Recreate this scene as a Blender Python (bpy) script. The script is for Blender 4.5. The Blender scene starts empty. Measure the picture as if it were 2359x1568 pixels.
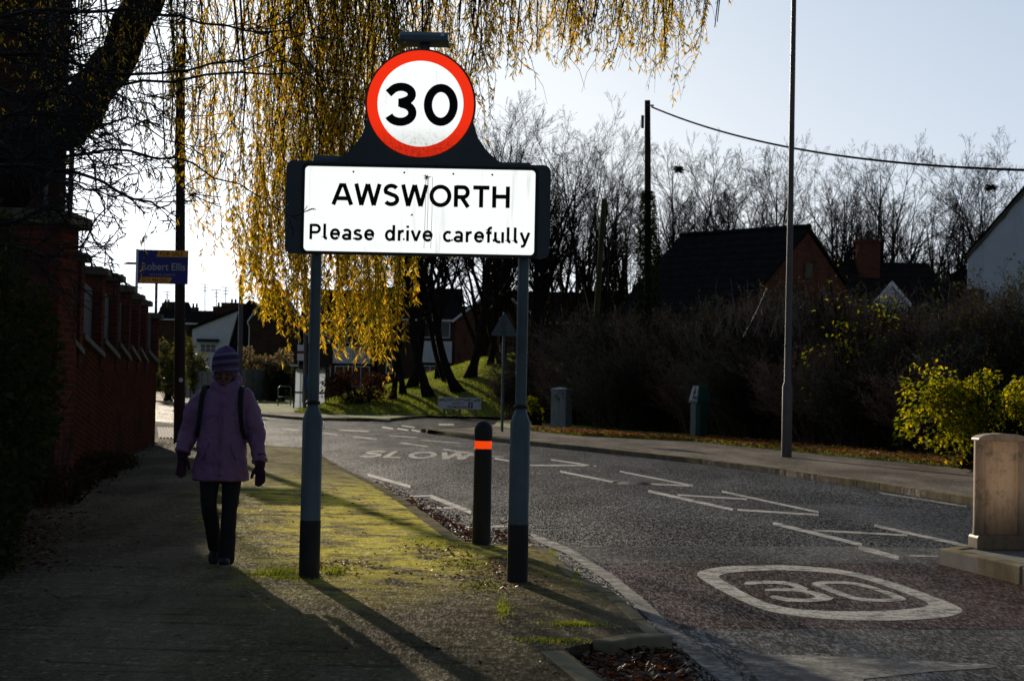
import bpy, bmesh, math, random
from mathutils import Vector, Matrix, Quaternion, noise
R = math.radians
rnd = random.Random(7)
sc = bpy.context.scene
COL = sc.collection
# ------------------------------------------------------------------ camera
FPX, CXP, CYP = 4258.0, 1179.0, 784.0        # survey of the photograph (focal length, centre)
CAMH, PITCH, ROLL = 1.37, math.atan(104 / 4258.0), 0.020
cam_d = bpy.data.cameras.new('camera'); cam = bpy.data.objects.new('camera', cam_d); COL.objects.link(cam)
cam_d.sensor_width = 36.0; cam_d.lens = FPX / 2358.0 * 36.0
cam_d.clip_start = 0.1; cam_d.clip_end = 5000
cam.rotation_mode = 'QUATERNION'
cam.rotation_quaternion = Quaternion((1, 0, 0), math.pi / 2 + PITCH) @ Quaternion((0, 0, 1), ROLL)
cam.location = (0, 0, CAMH)
cam_d.dof.use_dof = True; cam_d.dof.focus_distance = 13.0; cam_d.dof.aperture_fstop = 9.0
sc.camera = cam

def ray(x, y):
    u = (x - CXP) / FPX; v = (CYP - y) / FPX
    a = u * math.cos(ROLL) - v * math.sin(ROLL); b = u * math.sin(ROLL) + v * math.cos(ROLL)
    f = Vector((0, math.cos(PITCH), math.sin(PITCH))); up = Vector((0, -math.sin(PITCH), math.cos(PITCH)))
    return f + Vector((a, 0, 0)) + up * b
def G(x, y, z=0.0):                      # point of the horizontal plane at height z
    d = ray(x, y); t = (z - CAMH) / d.z
    return Vector((d.x * t, d.y * t, z))
def D(x, y, Y):                          # point at distance Y
    d = ray(x, y); t = Y / d.y
    return Vector((d.x * t, Y, CAMH + d.z * t))

# ------------------------------------------------------------------ mesh builder
class MB:
    def __init__(s): s.v = []; s.f = []; s.mi = []; s.cur = 0
    def add(s, vs, fs):
        o = len(s.v); s.v.extend([tuple(v) for v in vs]); s.f.extend([tuple(i + o for i in f) for f in fs]); s.mi.extend([s.cur] * len(fs))
    def box(s, c, size, rz=0, M=None):
        hx, hy, hz = size[0] / 2, size[1] / 2, size[2] / 2
        vs = [Vector((x, y, z)) for x in (-hx, hx) for y in (-hy, hy) for z in (-hz, hz)]
        m = Matrix.Translation(Vector(c)) @ Matrix.Rotation(rz, 4, 'Z')
        if M is not None: m = M @ m
        s.add([m @ v for v in vs], [(0, 1, 3, 2), (4, 6, 7, 5), (0, 4, 5, 1), (2, 3, 7, 6), (0, 2, 6, 4), (1, 5, 7, 3)])
    def tube(s, pts, rad, n=6, cap=True):
        pts = [Vector(p) for p in pts]; k = len(pts)
        if not hasattr(rad, '__len__'): rad = [rad] * k
        t = (pts[1] - pts[0]).normalized()
        ref = Vector((0, 0, 1)) if abs(t.z) < .9 else Vector((1, 0, 0))
        a = t.cross(ref).normalized(); o = len(s.v)
        for i in range(k):
            t = (pts[min(i + 1, k - 1)] - pts[max(i - 1, 0)])
            if t.length < 1e-9: t = Vector((0, 0, 1))
            t.normalize(); a = (a - t * a.dot(t))
            if a.length < 1e-6: a = t.orthogonal()
            a.normalize(); b = t.cross(a)
            for j in range(n):
                w = 2 * math.pi * j / n
                q = pts[i] + (a * math.cos(w) + b * math.sin(w)) * rad[i]; s.v.append((q.x, q.y, q.z))
        for i in range(k - 1):
            for j in range(n):
                s.f.append((o + i * n + j, o + i * n + (j + 1) % n, o + (i + 1) * n + (j + 1) % n, o + (i + 1) * n + j)); s.mi.append(s.cur)
        if cap:
            s.f.append(tuple(o + j for j in reversed(range(n)))); s.f.append(tuple(o + (k - 1) * n + j for j in range(n))); s.mi.extend([s.cur] * 2)
    def rings(s, rs, n=20, cap=True):        # rs: (cx,cy,cz,rx,ry)
        o = len(s.v)
        for (cx, cy, cz, rx, ry) in rs:
            for j in range(n):
                w = 2 * math.pi * j / n; s.v.append((cx + rx * math.cos(w), cy + ry * math.sin(w), cz))
        for i in range(len(rs) - 1):
            for j in range(n):
                s.f.append((o + i * n + j, o + i * n + (j + 1) % n, o + (i + 1) * n + (j + 1) % n, o + (i + 1) * n + j)); s.mi.append(s.cur)
        if cap:
            k = len(rs); s.f.append(tuple(o + j for j in reversed(range(n)))); s.f.append(tuple(o + (k - 1) * n + j for j in range(n))); s.mi.extend([s.cur] * 2)
    def ell(s, c, r, n=16, m=10, M=None):
        vs = []; 
        for i in range(1, m):
            th = math.pi * i / m
            for j in range(n):
                w = 2 * math.pi * j / n
                vs.append(Vector((r[0] * math.sin(th) * math.cos(w), r[1] * math.sin(th) * math.sin(w), r[2] * math.cos(th))))
        vs.append(Vector((0, 0, r[2]))); vs.append(Vector((0, 0, -r[2])))
        fs = []
        for i in range(m - 2):
            for j in range(n): fs.append((i * n + j, (i + 1) * n + j, (i + 1) * n + (j + 1) % n, i * n + (j + 1) % n))
        T, B = len(vs) - 2, len(vs) - 1
        for j in range(n):
            fs.append((T, j, (j + 1) % n)); fs.append((B, (m - 2) * n + (j + 1) % n, (m - 2) * n + j))
        M4 = Matrix.Translation(Vector(c)) @ (M if M is not None else Matrix.Identity(4))
        s.add([M4 @ v for v in vs], fs)
    def prism(s, poly, lo, hi, axis='Z'):    # polygon extruded along an axis (poly counter-clockwise seen from +axis)
        n = len(poly)
        def P(p, h):
            return {'Z': (p[0], p[1], h), 'Y': (p[0], h, p[1]), 'X': (h, p[0], p[1])}[axis]
        s.add([P(p, lo) for p in poly] + [P(p, hi) for p in poly],
              [tuple(reversed(range(n))), tuple(range(n, 2 * n))] + [(i, (i + 1) % n, n + (i + 1) % n, n + i) for i in range(n)])
    def leaf(s, p, d, up, L, w, bend=.15):
        d = d.normalized(); sd = d.cross(up)
        if sd.length < 1e-4: sd = d.orthogonal()
        sd.normalize(); nn = sd.cross(d)
        m = p + d * L * .45 
        s.add([p, m + sd * w / 2 + nn * L * bend, p + d * L, m - sd * w / 2 + nn * L * bend], [(0, 1, 2, 3)])
    def build(s, name, mat, parent=None, smooth=False, M=None):
        me = bpy.data.meshes.new(name); me.from_pydata(s.v, [], s.f)
        mats = mat if isinstance(mat, (list, tuple)) else [mat]
        for m in mats: me.materials.append(m)
        if len(mats) > 1: me.polygons.foreach_set('material_index', s.mi)
        if smooth: me.polygons.foreach_set('use_smooth', [True] * len(me.polygons))
        bm = bmesh.new(); bm.from_mesh(me)
        big = [f for f in bm.faces if len(f.verts) > 4]
        if big: bmesh.ops.triangulate(bm, faces=big)
        if len(bm.faces) < 20000: bmesh.ops.recalc_face_normals(bm, faces=bm.faces)
        bm.to_mesh(me); bm.free()
        if M is not None: me.transform(M)
        me.update(); o = bpy.data.objects.new(name, me); COL.objects.link(o)
        if parent is not None: o.parent = parent
        return o
def autosmooth(o, ang=35):
    me = o.data; me.polygons.foreach_set('use_smooth', [True] * len(me.polygons))
    bm = bmesh.new(); bm.from_mesh(me)
    for e in bm.edges:
        if len(e.link_faces) == 2 and e.calc_face_angle(0) > R(ang): e.smooth = False
    bm.to_mesh(me); bm.free(); return o
def bevel(o, w=.01, seg=2):
    m = o.modifiers.new('bevel', 'BEVEL'); m.width = w; m.segments = seg; m.limit_method = 'ANGLE'; m.angle_limit = R(40); return o
def tag(o, label=None, cat=None, group=None, kind=None):
    if label: o['label'] = label
    if cat: o['category'] = cat
    if group: o['group'] = group
    if kind: o['kind'] = kind
    return o
def empty(name, loc=(0, 0, 0), rz=0, label=None, cat=None, group=None):
    o = bpy.data.objects.new(name, None); o.empty_display_size = .2; COL.objects.link(o)
    o.location = loc; o.rotation_euler = (0, 0, rz); return tag(o, label, cat, group)
def copy_tree(o, parent=None):
    c = o.copy(); COL.objects.link(c); c.parent = parent
    for ch in list(o.children): copy_tree(ch, c)
    return c
def inst(root, loc, rz=0, s=1, label=None, sz=None):
    c = copy_tree(root); c.location = loc; c.rotation_euler = (0, 0, rz); c.scale = (s, s, sz or s)
    if label: c['label'] = label
    return c

# ------------------------------------------------------------------ materials
class NT:
    def __init__(s, name):
        s.m = bpy.data.materials.new(name); s.m.use_nodes = True; s.t = s.m.node_tree; s.n = s.t.nodes; s.l = s.t.links
        s.bsdf = s.n['Principled BSDF']; s.out = s.n['Material Output']; s._co = None
    def node(s, typ, **kw):
        n = s.n.new(typ)
        for k, v in kw.items():
            if hasattr(n, k): setattr(n, k, v)
            else: n.inputs[k].default_value = v
        return n
    def link(s, a, b): s.l.new(a, b)
    def co(s):
        if s._co is None: s._co = s.node('ShaderNodeTexCoord').outputs['Object']
        return s._co
    def noise(s, scale, detail=3, rough=.55, vec=None, dist=0):
        n = s.node('ShaderNodeTexNoise'); n.inputs['Scale'].default_value = scale; n.inputs['Detail'].default_value = detail
        n.inputs['Roughness'].default_value = rough; n.inputs['Distortion'].default_value = dist
        s.link(vec or s.co(), n.inputs['Vector']); return n.outputs['Fac']
    def stretch(s, sx, sy, sz, rot=(0, 0, 0)):
        m = s.node('ShaderNodeMapping'); m.inputs['Scale'].default_value = (sx, sy, sz); m.inputs['Rotation'].default_value = rot
        s.link(s.co(), m.inputs['Vector']); return m.outputs[0]
    def ramp(s, fac, stops):
        r = s.node('ShaderNodeValToRGB'); e = r.color_ramp.elements
        while len(e) > 1: e.remove(e[-1])
        e[0].position = stops[0][0]; e[0].color = c4(stops[0][1])
        for p, c in stops[1:]:
            k = e.new(p); k.color = c4(c)
        s.link(fac, r.inputs[0]); return r.outputs[0]
    def mix(s, fac, a, b, mode='MIX'):
        m = s.node('ShaderNodeMix'); m.data_type = 'RGBA'; m.blend_type = mode
        for sock, v in ((m.inputs['Factor'], fac), (m.inputs['A'], a), (m.inputs['B'], b)):
            pass
        def put(sock, v):
            if isinstance(v, bpy.types.NodeSocket): s.link(v, sock)
            else: sock.default_value = v
        put(m.inputs[0], fac); put(m.inputs[6], c4(a) if not isinstance(a, bpy.types.NodeSocket) else a)
        put(m.inputs[7], c4(b) if not isinstance(b, bpy.types.NodeSocket) else b); return m.outputs[2]
    def math(s, op, a, b=0.0, c=None, clamp=False):
        m = s.node('ShaderNodeMath'); m.operation = op; m.use_clamp = clamp
        for i, v in enumerate((a, b, c)):
            if v is None: continue
            if isinstance(v, bpy.types.NodeSocket): s.link(v, m.inputs[i])
            else: m.inputs[i].default_value = v
        return m.outputs[0]
    def smooth(s, v, lo, hi):
        m = s.node('ShaderNodeMapRange'); m.interpolation_type = 'SMOOTHSTEP'; m.inputs['From Min'].default_value = lo; m.inputs['From Max'].default_value = hi
        s.link(v, m.inputs['Value']); return m.outputs[0]
    def xyz(s):
        x = s.node('ShaderNodeSeparateXYZ'); s.link(s.co(), x.inputs[0]); return x.outputs
    def col(s, c):
        if isinstance(c, bpy.types.NodeSocket): s.link(c, s.bsdf.inputs['Base Color'])
        else: s.bsdf.inputs['Base Color'].default_value = c4(c)
    def rough(s, v, spec=None):
        if isinstance(v, bpy.types.NodeSocket): s.link(v, s.bsdf.inputs['Roughness'])
        else: s.bsdf.inputs['Roughness'].default_value = v
        if spec is not None:
            if isinstance(spec, bpy.types.NodeSocket): s.link(spec, s.bsdf.inputs['Specular IOR Level'])
            else: s.bsdf.inputs['Specular IOR Level'].default_value = spec
    def bump(s, h, strength=.5, dist=.01, prev=None):
        b = s.node('ShaderNodeBump'); b.inputs['Strength'].default_value = strength; b.inputs['Distance'].default_value = dist
        s.link(h, b.inputs['Height'])
        if prev is not None: s.link(prev, b.inputs['Normal'])
        s.link(b.outputs[0], s.bsdf.inputs['Normal']); return b.outputs[0]
def c4(c): return (c[0], c[1], c[2], 1.0)
def sub(c, k): return tuple(max(0, x * k) for x in c)
def simple(name, c, rough=.6, var=.35, scale=6, bump=.2, bscale=40, spec=.4, metal=0, dirt=None):
    m = NT(name); f = m.noise(scale, 5, .6)
    c0 = m.ramp(f, [(.3, sub(c, 1 - var)), (.7, sub(c, 1 + var * .6))])
    if dirt:
        f2 = m.noise(scale * .6, 6, .7, m.stretch(2, 2, .5)); c0 = m.mix(m.smooth(f2, .5, .75), c0, dirt)
    m.col(c0); m.rough(m.math('ADD', rough - .1, m.math('MULTIPLY', f, .2)), spec); m.bsdf.inputs['Metallic'].default_value = metal
    if bump: m.bump(m.noise(bscale, 4), bump, .004)
    return m.m
def brick(name, c1, c2, mortar, tilt=0, ang=0, s=1.0, dirt=(.03, .03, .025)):
    m = NT(name)
    co = m.node('ShaderNodeMapping'); co.vector_type = 'POINT'
    co.inputs['Rotation'].default_value = (R(90) if True else 0, 0, ang)
    # project: along-wall = horizontal distance, up = z
    x = m.xyz(); along = m.math('ADD', m.math('MULTIPLY', x[0], math.cos(ang)), m.math('MULTIPLY', x[1], math.sin(ang)))
    up = m.math('ADD', x[2], m.math('MULTIPLY', along, tilt))
    cb = m.node('ShaderNodeCombineXYZ'); m.link(along, cb.inputs[0]); m.link(up, cb.inputs[1])
    b = m.node('ShaderNodeTexBrick'); b.inputs['Scale'].default_value = 1; b.inputs['Brick Width'].default_value = .225 * s; b.inputs['Row Height'].default_value = .075 * s
    b.inputs['Mortar Size'].default_value = .010 * s; b.inputs['Mortar Smooth'].default_value = .2; b.inputs['Bias'].default_value = 0
    b.inputs['Color1'].default_value = c4(c1); b.inputs['Color2'].default_value = c4(c2); b.inputs['Mortar'].default_value = c4(mortar)
    m.link(cb.outputs[0], b.inputs['Vector'])
    c = m.mix(m.smooth(m.noise(1.3, 6, .7), .45, .75), b.outputs['Color'], dirt)
    c = m.mix(m.math('MULTIPLY', m.noise(25, 3), .4), c, sub(c2, .5)); m.col(c); m.rough(.85, .0)
    m.bump(m.math('SUBTRACT', m.noise(60, 3), m.math('MULTIPLY', b.outputs['Fac'], 1.2)), .5, .006); return m.m
def leafmat(name, stops, trans=.5, rough=.45, tcol=None, scale=.9):
    """colour varies leaf by leaf (random per island) and clump by clump"""
    m = NT(name); g = m.node('ShaderNodeNewGeometry'); f = m.math('ADD', m.math('MULTIPLY', g.outputs['Random Per Island'], .65), m.math('MULTIPLY', m.noise(scale, 2), .35))
    c = m.ramp(f, stops); m.col(c); m.rough(rough, .35 if rough < .8 else .03)
    tr = m.node('ShaderNodeBsdfTranslucent'); c2 = m.mix(1.0, c, tcol or (1, .9, .6), 'MULTIPLY'); m.link(c2, tr.inputs[0])
    mx = m.node('ShaderNodeMixShader'); mx.inputs[0].default_value = trans; m.link(m.bsdf.outputs[0], mx.inputs[1]); m.link(tr.outputs[0], mx.inputs[2])
    m.link(mx.outputs[0], m.out.inputs['Surface']); return m.m
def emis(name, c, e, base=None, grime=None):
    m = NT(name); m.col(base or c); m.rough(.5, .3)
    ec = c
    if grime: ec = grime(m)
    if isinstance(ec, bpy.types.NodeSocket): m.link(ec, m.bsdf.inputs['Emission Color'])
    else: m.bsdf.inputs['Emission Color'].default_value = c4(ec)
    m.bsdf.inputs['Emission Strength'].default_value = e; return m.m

# ------------------------------------------------------------------ light
SKYG, SKYK = .43, .365
AZ, EL = -16.0, 12.0
sunv = Vector((math.sin(R(AZ)) * math.cos(R(EL)), math.cos(R(AZ)) * math.cos(R(EL)), math.sin(R(EL))))
ld = bpy.data.lights.new('sun', 'SUN'); ld.energy = 5.0; ld.angle = R(.5); ld.color = (1, .86, .66)
lo = bpy.data.objects.new('sun', ld); COL.objects.link(lo); lo.rotation_euler = (-sunv).to_track_quat('-Z', 'Y').to_euler()
w = bpy.data.worlds.new('World'); sc.world = w; w.use_nodes = True
nt = w.node_tree; bg = nt.nodes['Background']; sky = nt.nodes.new('ShaderNodeTexSky'); sky.sky_type = 'NISHITA'; sky.sun_disc = False
sky.sun_elevation = R(EL); sky.sun_rotation = R(AZ); sky.air_density = 1.0; sky.dust_density = .7; sky.ozone_density = 2.0
# direction mask added to the sky: dims it away from the sun to deepen shade
tc = nt.nodes.new('ShaderNodeTexCoord'); dp = nt.nodes.new('ShaderNodeVectorMath'); dp.operation = 'DOT_PRODUCT'
dp.inputs[1].default_value = sunv; nt.links.new(tc.outputs['Generated'], dp.inputs[0])
mr = nt.nodes.new('ShaderNodeMapRange'); mr.inputs['From Min'].default_value = .30; mr.inputs['From Max'].default_value = .82; mr.inputs['To Min'].default_value = .31; mr.inputs['To Max'].default_value = 1.0
mr.interpolation_type = 'SMOOTHSTEP'; nt.links.new(dp.outputs['Value'], mr.inputs[0])
bw = nt.nodes.new('ShaderNodeRGBToBW'); nt.links.new(sky.outputs[0], bw.inputs[0])
def wm(op, a, b_):
    m = nt.nodes.new('ShaderNodeMath'); m.operation = op
    for i, v in enumerate((a, b_)):
        if isinstance(v, (int, float)): m.inputs[i].default_value = v
        else: nt.links.new(v, m.inputs[i])
    return m.outputs[0]
# thin winter haze evens the sky out: its brightness range is compressed and its blue is pale
lum = wm('POWER', bw.outputs[0], SKYG); lum = wm('MULTIPLY', lum, SKYK)
cr_ = nt.nodes.new('ShaderNodeValToRGB'); e_ = cr_.color_ramp.elements; e_[0].position = .45; e_[0].color = (.53, .76, 1.10, 1); e_[1].position = 1.0; e_[1].color = (.90, .95, 1.0, 1); nt.links.new(lum, cr_.inputs[0])
vm = nt.nodes.new('ShaderNodeVectorMath'); vm.operation = 'SCALE'; nt.links.new(cr_.outputs[0], vm.inputs[0]); nt.links.new(wm('MULTIPLY', lum, mr.outputs[0]), vm.inputs['Scale'])
sm_ = nt.nodes.new('ShaderNodeVectorMath'); sm_.operation = 'SCALE'; sm_.inputs['Scale'].default_value = 10.0; nt.links.new(vm.outputs[0], sm_.inputs[0])
nt.links.new(sm_.outputs[0], bg.inputs[0]); bg.inputs[1].default_value = .10
sc.view_settings.view_transform = 'Standard'; sc.view_settings.look = 'None'; sc.view_settings.exposure = 0; sc.view_settings.gamma = 1
sc.cycles.max_bounces = 6; sc.cycles.diffuse_bounces = 3; sc.cycles.glossy_bounces = 2; sc.cycles.transparent_max_bounces = 6; sc.cycles.transmission_bounces = 4
sc.cycles.sample_clamp_indirect = 4; sc.cycles.sample_clamp_direct = 20
# ================================================================== MATERIALS
def asphalt(name, base, sparkle=1.0, rough=.5, red=0, moss=False, spec=.6):
    m = NT(name); co = m.co(); big = m.noise(.35, 5, .6); mid = m.noise(3.0, 6, .7)
    vo = m.node('ShaderNodeTexVoronoi'); vo.inputs['Scale'].default_value = 75; m.link(co, vo.inputs['Vector'])
    vb_ = m.node('ShaderNodeTexVoronoi'); vb_.inputs['Scale'].default_value = 32; m.link(co, vb_.inputs['Vector'])
    vc = m.ramp(vo.outputs['Color'], [(0.1, sub(base, .35)), (.5, base), (.95, sub(base, 2.6))])
    vd = m.ramp(vb_.outputs['Color'], [(.5, sub(base, .55)), (.80, sub(base, 1.2)), (.93, sub(base, 5.5))]); vc = m.mix(.45, vc, vd)
    c = m.mix(m.smooth(big, .35, .7), vc, sub(base, .6)); c = m.mix(m.math('MULTIPLY', m.smooth(mid, .5, .8), .5), c, sub(base, 1.9))
    r = m.math('ADD', rough, m.math('MULTIPLY', m.math('SUBTRACT', mid, .5), .4)); tuft = None
    gr0 = m.noise(1.0, 7, .98, m.stretch(26, 4.5, 1)); gr2 = m.noise(1.0, 4, .9, m.stretch(60, 9, 1)); sheen = m.noise(1.0, 5, .65, m.stretch(.9, .22, 1, (0, 0, R(-12))))
    gr1 = m.math('ADD', m.math('MULTIPLY', gr0, .55), m.math('MULTIPLY', gr2, .45)); hi = m.smooth(gr1, .50, .61); lo = m.math('SUBTRACT', 1, m.smooth(gr1, .40, .51))
    c = m.mix(m.math('MULTIPLY', hi, min(1, .75 * sparkle)), c, sub(base, 4.2)); c = m.mix(m.math('MULTIPLY', lo, min(1, .55 * sparkle)), c, sub(base, .25))  # bright specks put into the colour stand in for sun glints
    sm = m.smooth(sheen, .40, .66); c = m.mix(m.math('MULTIPLY', sm, .45), c, sub(base, 2.4))  # pale streaks painted into the colour as the road's low-sun sheen
    spm = m.math('MULTIPLY', m.math('MULTIPLY', hi, m.math('ADD', .35, m.math('MULTIPLY', sm, .65))), spec)
    if moss:
        x = m.xyz()
        e = m.math('ADD', x[0], m.math('MULTIPLY', m.math('SUBTRACT', x[1], 16.2), .170)); e = m.math('ADD', e, m.math('MULTIPLY', m.math('SUBTRACT', m.noise(.9, 4), .5), 1.6))
        k1 = m.smooth(e, -3.0, -1.2); k2 = m.smooth(x[1], 10.5, 15.0); k3 = m.math('SUBTRACT', 1, m.smooth(x[1], 20, 30))
        patch = m.smooth(m.noise(2.3, 9, .78), .38, .58); fine = m.smooth(m.noise(38, 5, .75), .33, .6)
        k = m.math('MULTIPLY', m.math('MULTIPLY', k1, m.math('ADD', .10, m.math('MULTIPLY', k2, 1.1))), m.math('MULTIPLY', patch, m.math('ADD', .22, m.math('MULTIPLY', k3, .78))))
        k = m.math('MULTIPLY', k, m.math('SUBTRACT', 1, m.math('MULTIPLY', m.smooth(e, -.75, -.25), .8))) if False else k
        xb = m.math('ADD', x[0], m.math('MULTIPLY', m.math('SUBTRACT', x[1], 14.5), -.12)); bld = m.math('MULTIPLY', m.smooth(xb, -.55, .05), m.math('SUBTRACT', 1, m.smooth(x[1], 15.0, 16.3))); k = m.math('MULTIPLY', k, m.math('SUBTRACT', 1, m.math('MULTIPLY', bld, .8)))
        k = m.math('MULTIPLY', k, m.math('ADD', .5, m.math('MULTIPLY', fine, .55)), clamp=True)
        mc = m.ramp(m.noise(14, 5, .7), [(.32, (.64, .50, .05)), (.62, (1.0, .86, .12))]); c = m.mix(k, c, mc)
        st = m.smooth(m.noise(1.3, 6, .65, m.stretch(.7, 6, 1)), .55, .66); c = m.mix(m.math('MULTIPLY', st, .65), c, sub(base, .4))
        cr = m.smooth(m.noise(5, 8, .8, m.stretch(.5, 3, 1)), .60, .66); c = m.mix(m.math('MULTIPLY', cr, .5), c, sub(base, .25))
    m.col(c); m.rough(r, spm)
    h = m.math('ADD', m.math('MULTIPLY', vo.outputs['Color'], .5), m.math('MULTIPLY', m.noise(140, 3, .7), .9))
    m.bump(h, .8 * sparkle, .008); return m.m
def paintmark(name, c=(.56, .53, .47), wear=.45):
    m = NT(name); f = m.noise(6, 8, .75); k = m.smooth(f, wear - .12, wear + .14)
    c1 = m.ramp(m.noise(50, 3), [(.3, sub(c, .75)), (.7, c)]); k = m.math('MULTIPLY', k, m.math('ADD', .45, m.math('MULTIPLY', m.smooth(m.noise(1.0, 5, .9, m.stretch(34, 6, 1)), .40, .52), .55))); m.col(m.mix(k, (.035, .033, .03), c1)); m.rough(.7, .15); m.bump(m.noise(60, 3), .6, .006); return m.m
M = {}
M['road'] = asphalt('chip asphalt', (.019, .018, .018), 1.15, .45, spec=.75)
M['road_light'] = asphalt('pale asphalt', (.078, .073, .066), .42, .5, spec=.55)
M['road_red'] = asphalt('red brown surfacing', (.058, .039, .033), .42, .5, spec=.5)
M['road_dark'] = asphalt('fresh asphalt patch', (.045, .045, .046), .5, .5, spec=.5)
M['path'] = asphalt('mossy asphalt path', (.092, .076, .052), .20, .8, moss=True, spec=.10)
M['farpath'] = asphalt('far path asphalt', (.16, .13, .10), .3, .6, spec=.4)
M['mark'] = paintmark('worn road paint'); M['markold'] = paintmark('very worn road paint', (.40, .38, .34), .54)
M['kerb'] = simple('concrete kerb', (.30, .255, .17), .9, .4, 3, .4, 50, spec=0, dirt=(.08, .085, .03))
M['soil'] = simple('soil', (.035, .027, .018), .95, .5, 2, .8, 12)
M['conc'] = simple('concrete', (.22, .21, .19), .85, .3, 3, .3, 30, spec=.05, dirt=(.06, .06, .05))
g = NT('grass turf'); gf = g.noise(1.1, 6, .7); g.col(g.ramp(gf, [(.3, (.08, .10, .012)), (.55, (.17, .20, .02)), (.75, (.24, .22, .04))])); g.rough(.9, .2)
g.bump(g.noise(18, 5, .7), 1, .06); M['turf'] = g.m
M['grass'] = leafmat('grass blades', [(.1, (.09, .13, .015)), (.5, (.20, .25, .03)), (.9, (.36, .33, .08))], .6, .6, (1, 1, .5))
M['litter'] = leafmat('fallen leaves', [(.1, (.03, .017, .010)), (.5, (.075, .034, .016)), (.75, (.16, .06, .018)), (.93, (.34, .15, .03))], .3, .6, (1, .7, .4))
M['willowleaf'] = leafmat('willow leaves', [(.16, (.09, .09, .014)), (.34, (.24, .24, .025)), (.52, (.50, .42, .04)), (.76, (.66, .45, .04)), (.94, (.52, .24, .04))], .72, .4, (1.5, 1.2, .6), 1.6)
M['bark'] = simple('dark bark', (.024, .019, .015), .95, .5, 5, 1, 22, spec=.05)
M['twig'] = simple('twig bark', (.028, .022, .018), .95, .4, 5, 0, spec=.05)
M['twigred'] = simple('reddish twigs', (.24, .15, .12), .8, .5, 3, 0, spec=.25)
M['ivy'] = leafmat('ivy leaves', [(.1, (.018, .030, .010)), (.6, (.045, .065, .018)), (.95, (.09, .09, .025))], .25, .9)
M['shrubleaf'] = leafmat('dark shrub leaves', [(.1, (.018, .013, .008)), (.55, (.062, .044, .026)), (.88, (.055, .048, .016)), (.97, (.16, .11, .02))], .3, .9)
M['greenleaf'] = leafmat('yellow green leaves', [(.1, (.06, .085, .008)), (.5, (.19, .22, .014)), (.8, (.50, .42, .02)), (.95, (.55, .26, .02))], .6, .7, (1.2, 1.1, .4), 1.5)
M['paleleaf'] = leafmat('pale garden hedge leaves', [(.1, (.05, .055, .015)), (.5, (.13, .14, .03)), (.9, (.30, .27, .10))], .4, .45)
M['fluff'] = leafmat('pale seed heads', [(.1, (.10, .085, .05)), (.5, (.24, .19, .12)), (.85, (.42, .34, .20)), (.97, (.5, .3, .05))], .4, .6)
M['galv'] = simple('dull grey green steel', (.085, .125, .145), .42, .35, 4, .15, 30, spec=.5, metal=.2, dirt=(.05, .065, .065))
M['column'] = simple('grey painted steel', (.13, .12, .12), .5, .25, 3, .15, 30, dirt=(.07, .06, .05))
M['black'] = simple('black plastic', (.010, .010, .011), .55, .4, 8, .2, 60, dirt=(.02, .022, .012))
M['blackpaint'] = simple('black base paint', (.012, .013, .015), .55, .5, 6, .4, 25)
M['signback'] = simple('dark green grey aluminium', (.060, .085, .092), .55, .35, 2, .1, 20, dirt=(.035, .048, .04))
M['pole'] = simple('creosoted pole', (.035, .022, .015), .85, .4, 2, .6, 25)
M['polegreen'] = simple('mossy pole', (.060, .065, .018), .9, .4, 2, .6, 25)
M['steelblack'] = simple('bitumen black', (.012, .012, .012), .95, spec=0)
M['brickwall'] = brick('red brick, courses falling away', (.16, .038, .020), (.085, .022, .013), (.11, .078, .05), tilt=.095, ang=R(97))
M['brickpier'] = brick('red brick pier', (.20, .052, .04), (.12, .034, .03), (.12, .10, .08), ang=R(35))
M['cope'] = simple('stone coping', (.13, .115, .08), .9, .4, 3, .5, 30, dirt=(.03, .035, .015))
M['brickhouse'] = brick('orange red house brick', (.22, .065, .035), (.13, .045, .03), (.13, .11, .09), ang=R(-40), s=1.25)
M['brickfar'] = brick('brown house brick', (.11, .055, .035), (.075, .04, .03), (.08, .07, .06), ang=R(10), s=1.3)
M['brickbig'] = brick('tall house brick', (.10, .035, .022), (.060, .025, .018), (.06, .05, .04), ang=R(5), s=1.1)
def tiles(name, c):
    m = NT(name); f = m.noise(3, 6, .7); wv = m.node('ShaderNodeTexWave'); wv.bands_direction = 'Z'; wv.inputs['Scale'].default_value = .95; wv.inputs['Distortion'].default_value = .3; wv.wave_profile = 'SAW'
    m.link(m.co(), wv.inputs['Vector']); c0 = m.ramp(f, [(.3, sub(c, .6)), (.7, sub(c, 1.4))]); m.col(m.mix(m.math('MULTIPLY', m.smooth(wv.outputs['Fac'], .75, 1.0), .8), c0, sub(c, .35)))
    m.rough(.95, .0); m.bump(wv.outputs['Fac'], .6, .05); return m.m
M['tile'] = tiles('dark roof tiles', (.022, .019, .019)); M['tile2'] = tiles('slate roof tiles', (.026, .022, .021))
M['white'] = simple('white paint', (.80, .80, .83), .5, .12, 2, .1, 20)
M['render'] = simple('white rendered wall', (.76, .80, .88), .9, .10, 1.2, .5, 5, dirt=(.5, .52, .56))
M['cream'] = simple('cream cladding', (.80, .80, .84), .6, .1, 2, .1)
g = NT('window glass'); g.col((.02, .022, .026)); g.rough(.06, .8); M['glass'] = g.m
g = NT('wired shelter glass'); g.col(g.ramp(g.noise(4, 6, .7), [(.4, (.30, .32, .34)), (.65, (.75, .78, .80))])); g.rough(.35, .5)
_tr = g.node('ShaderNodeBsdfTranslucent'); _tr.inputs[0].default_value = (.7, .75, .8, 1); _mx = g.node('ShaderNodeMixShader'); _mx.inputs[0].default_value = .6; g.link(g.bsdf.outputs[0], _mx.inputs[1]); g.link(_tr.outputs[0], _mx.inputs[2]); g.link(_mx.outputs[0], g.out.inputs[0]); M['sheltglass'] = g.m

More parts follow.
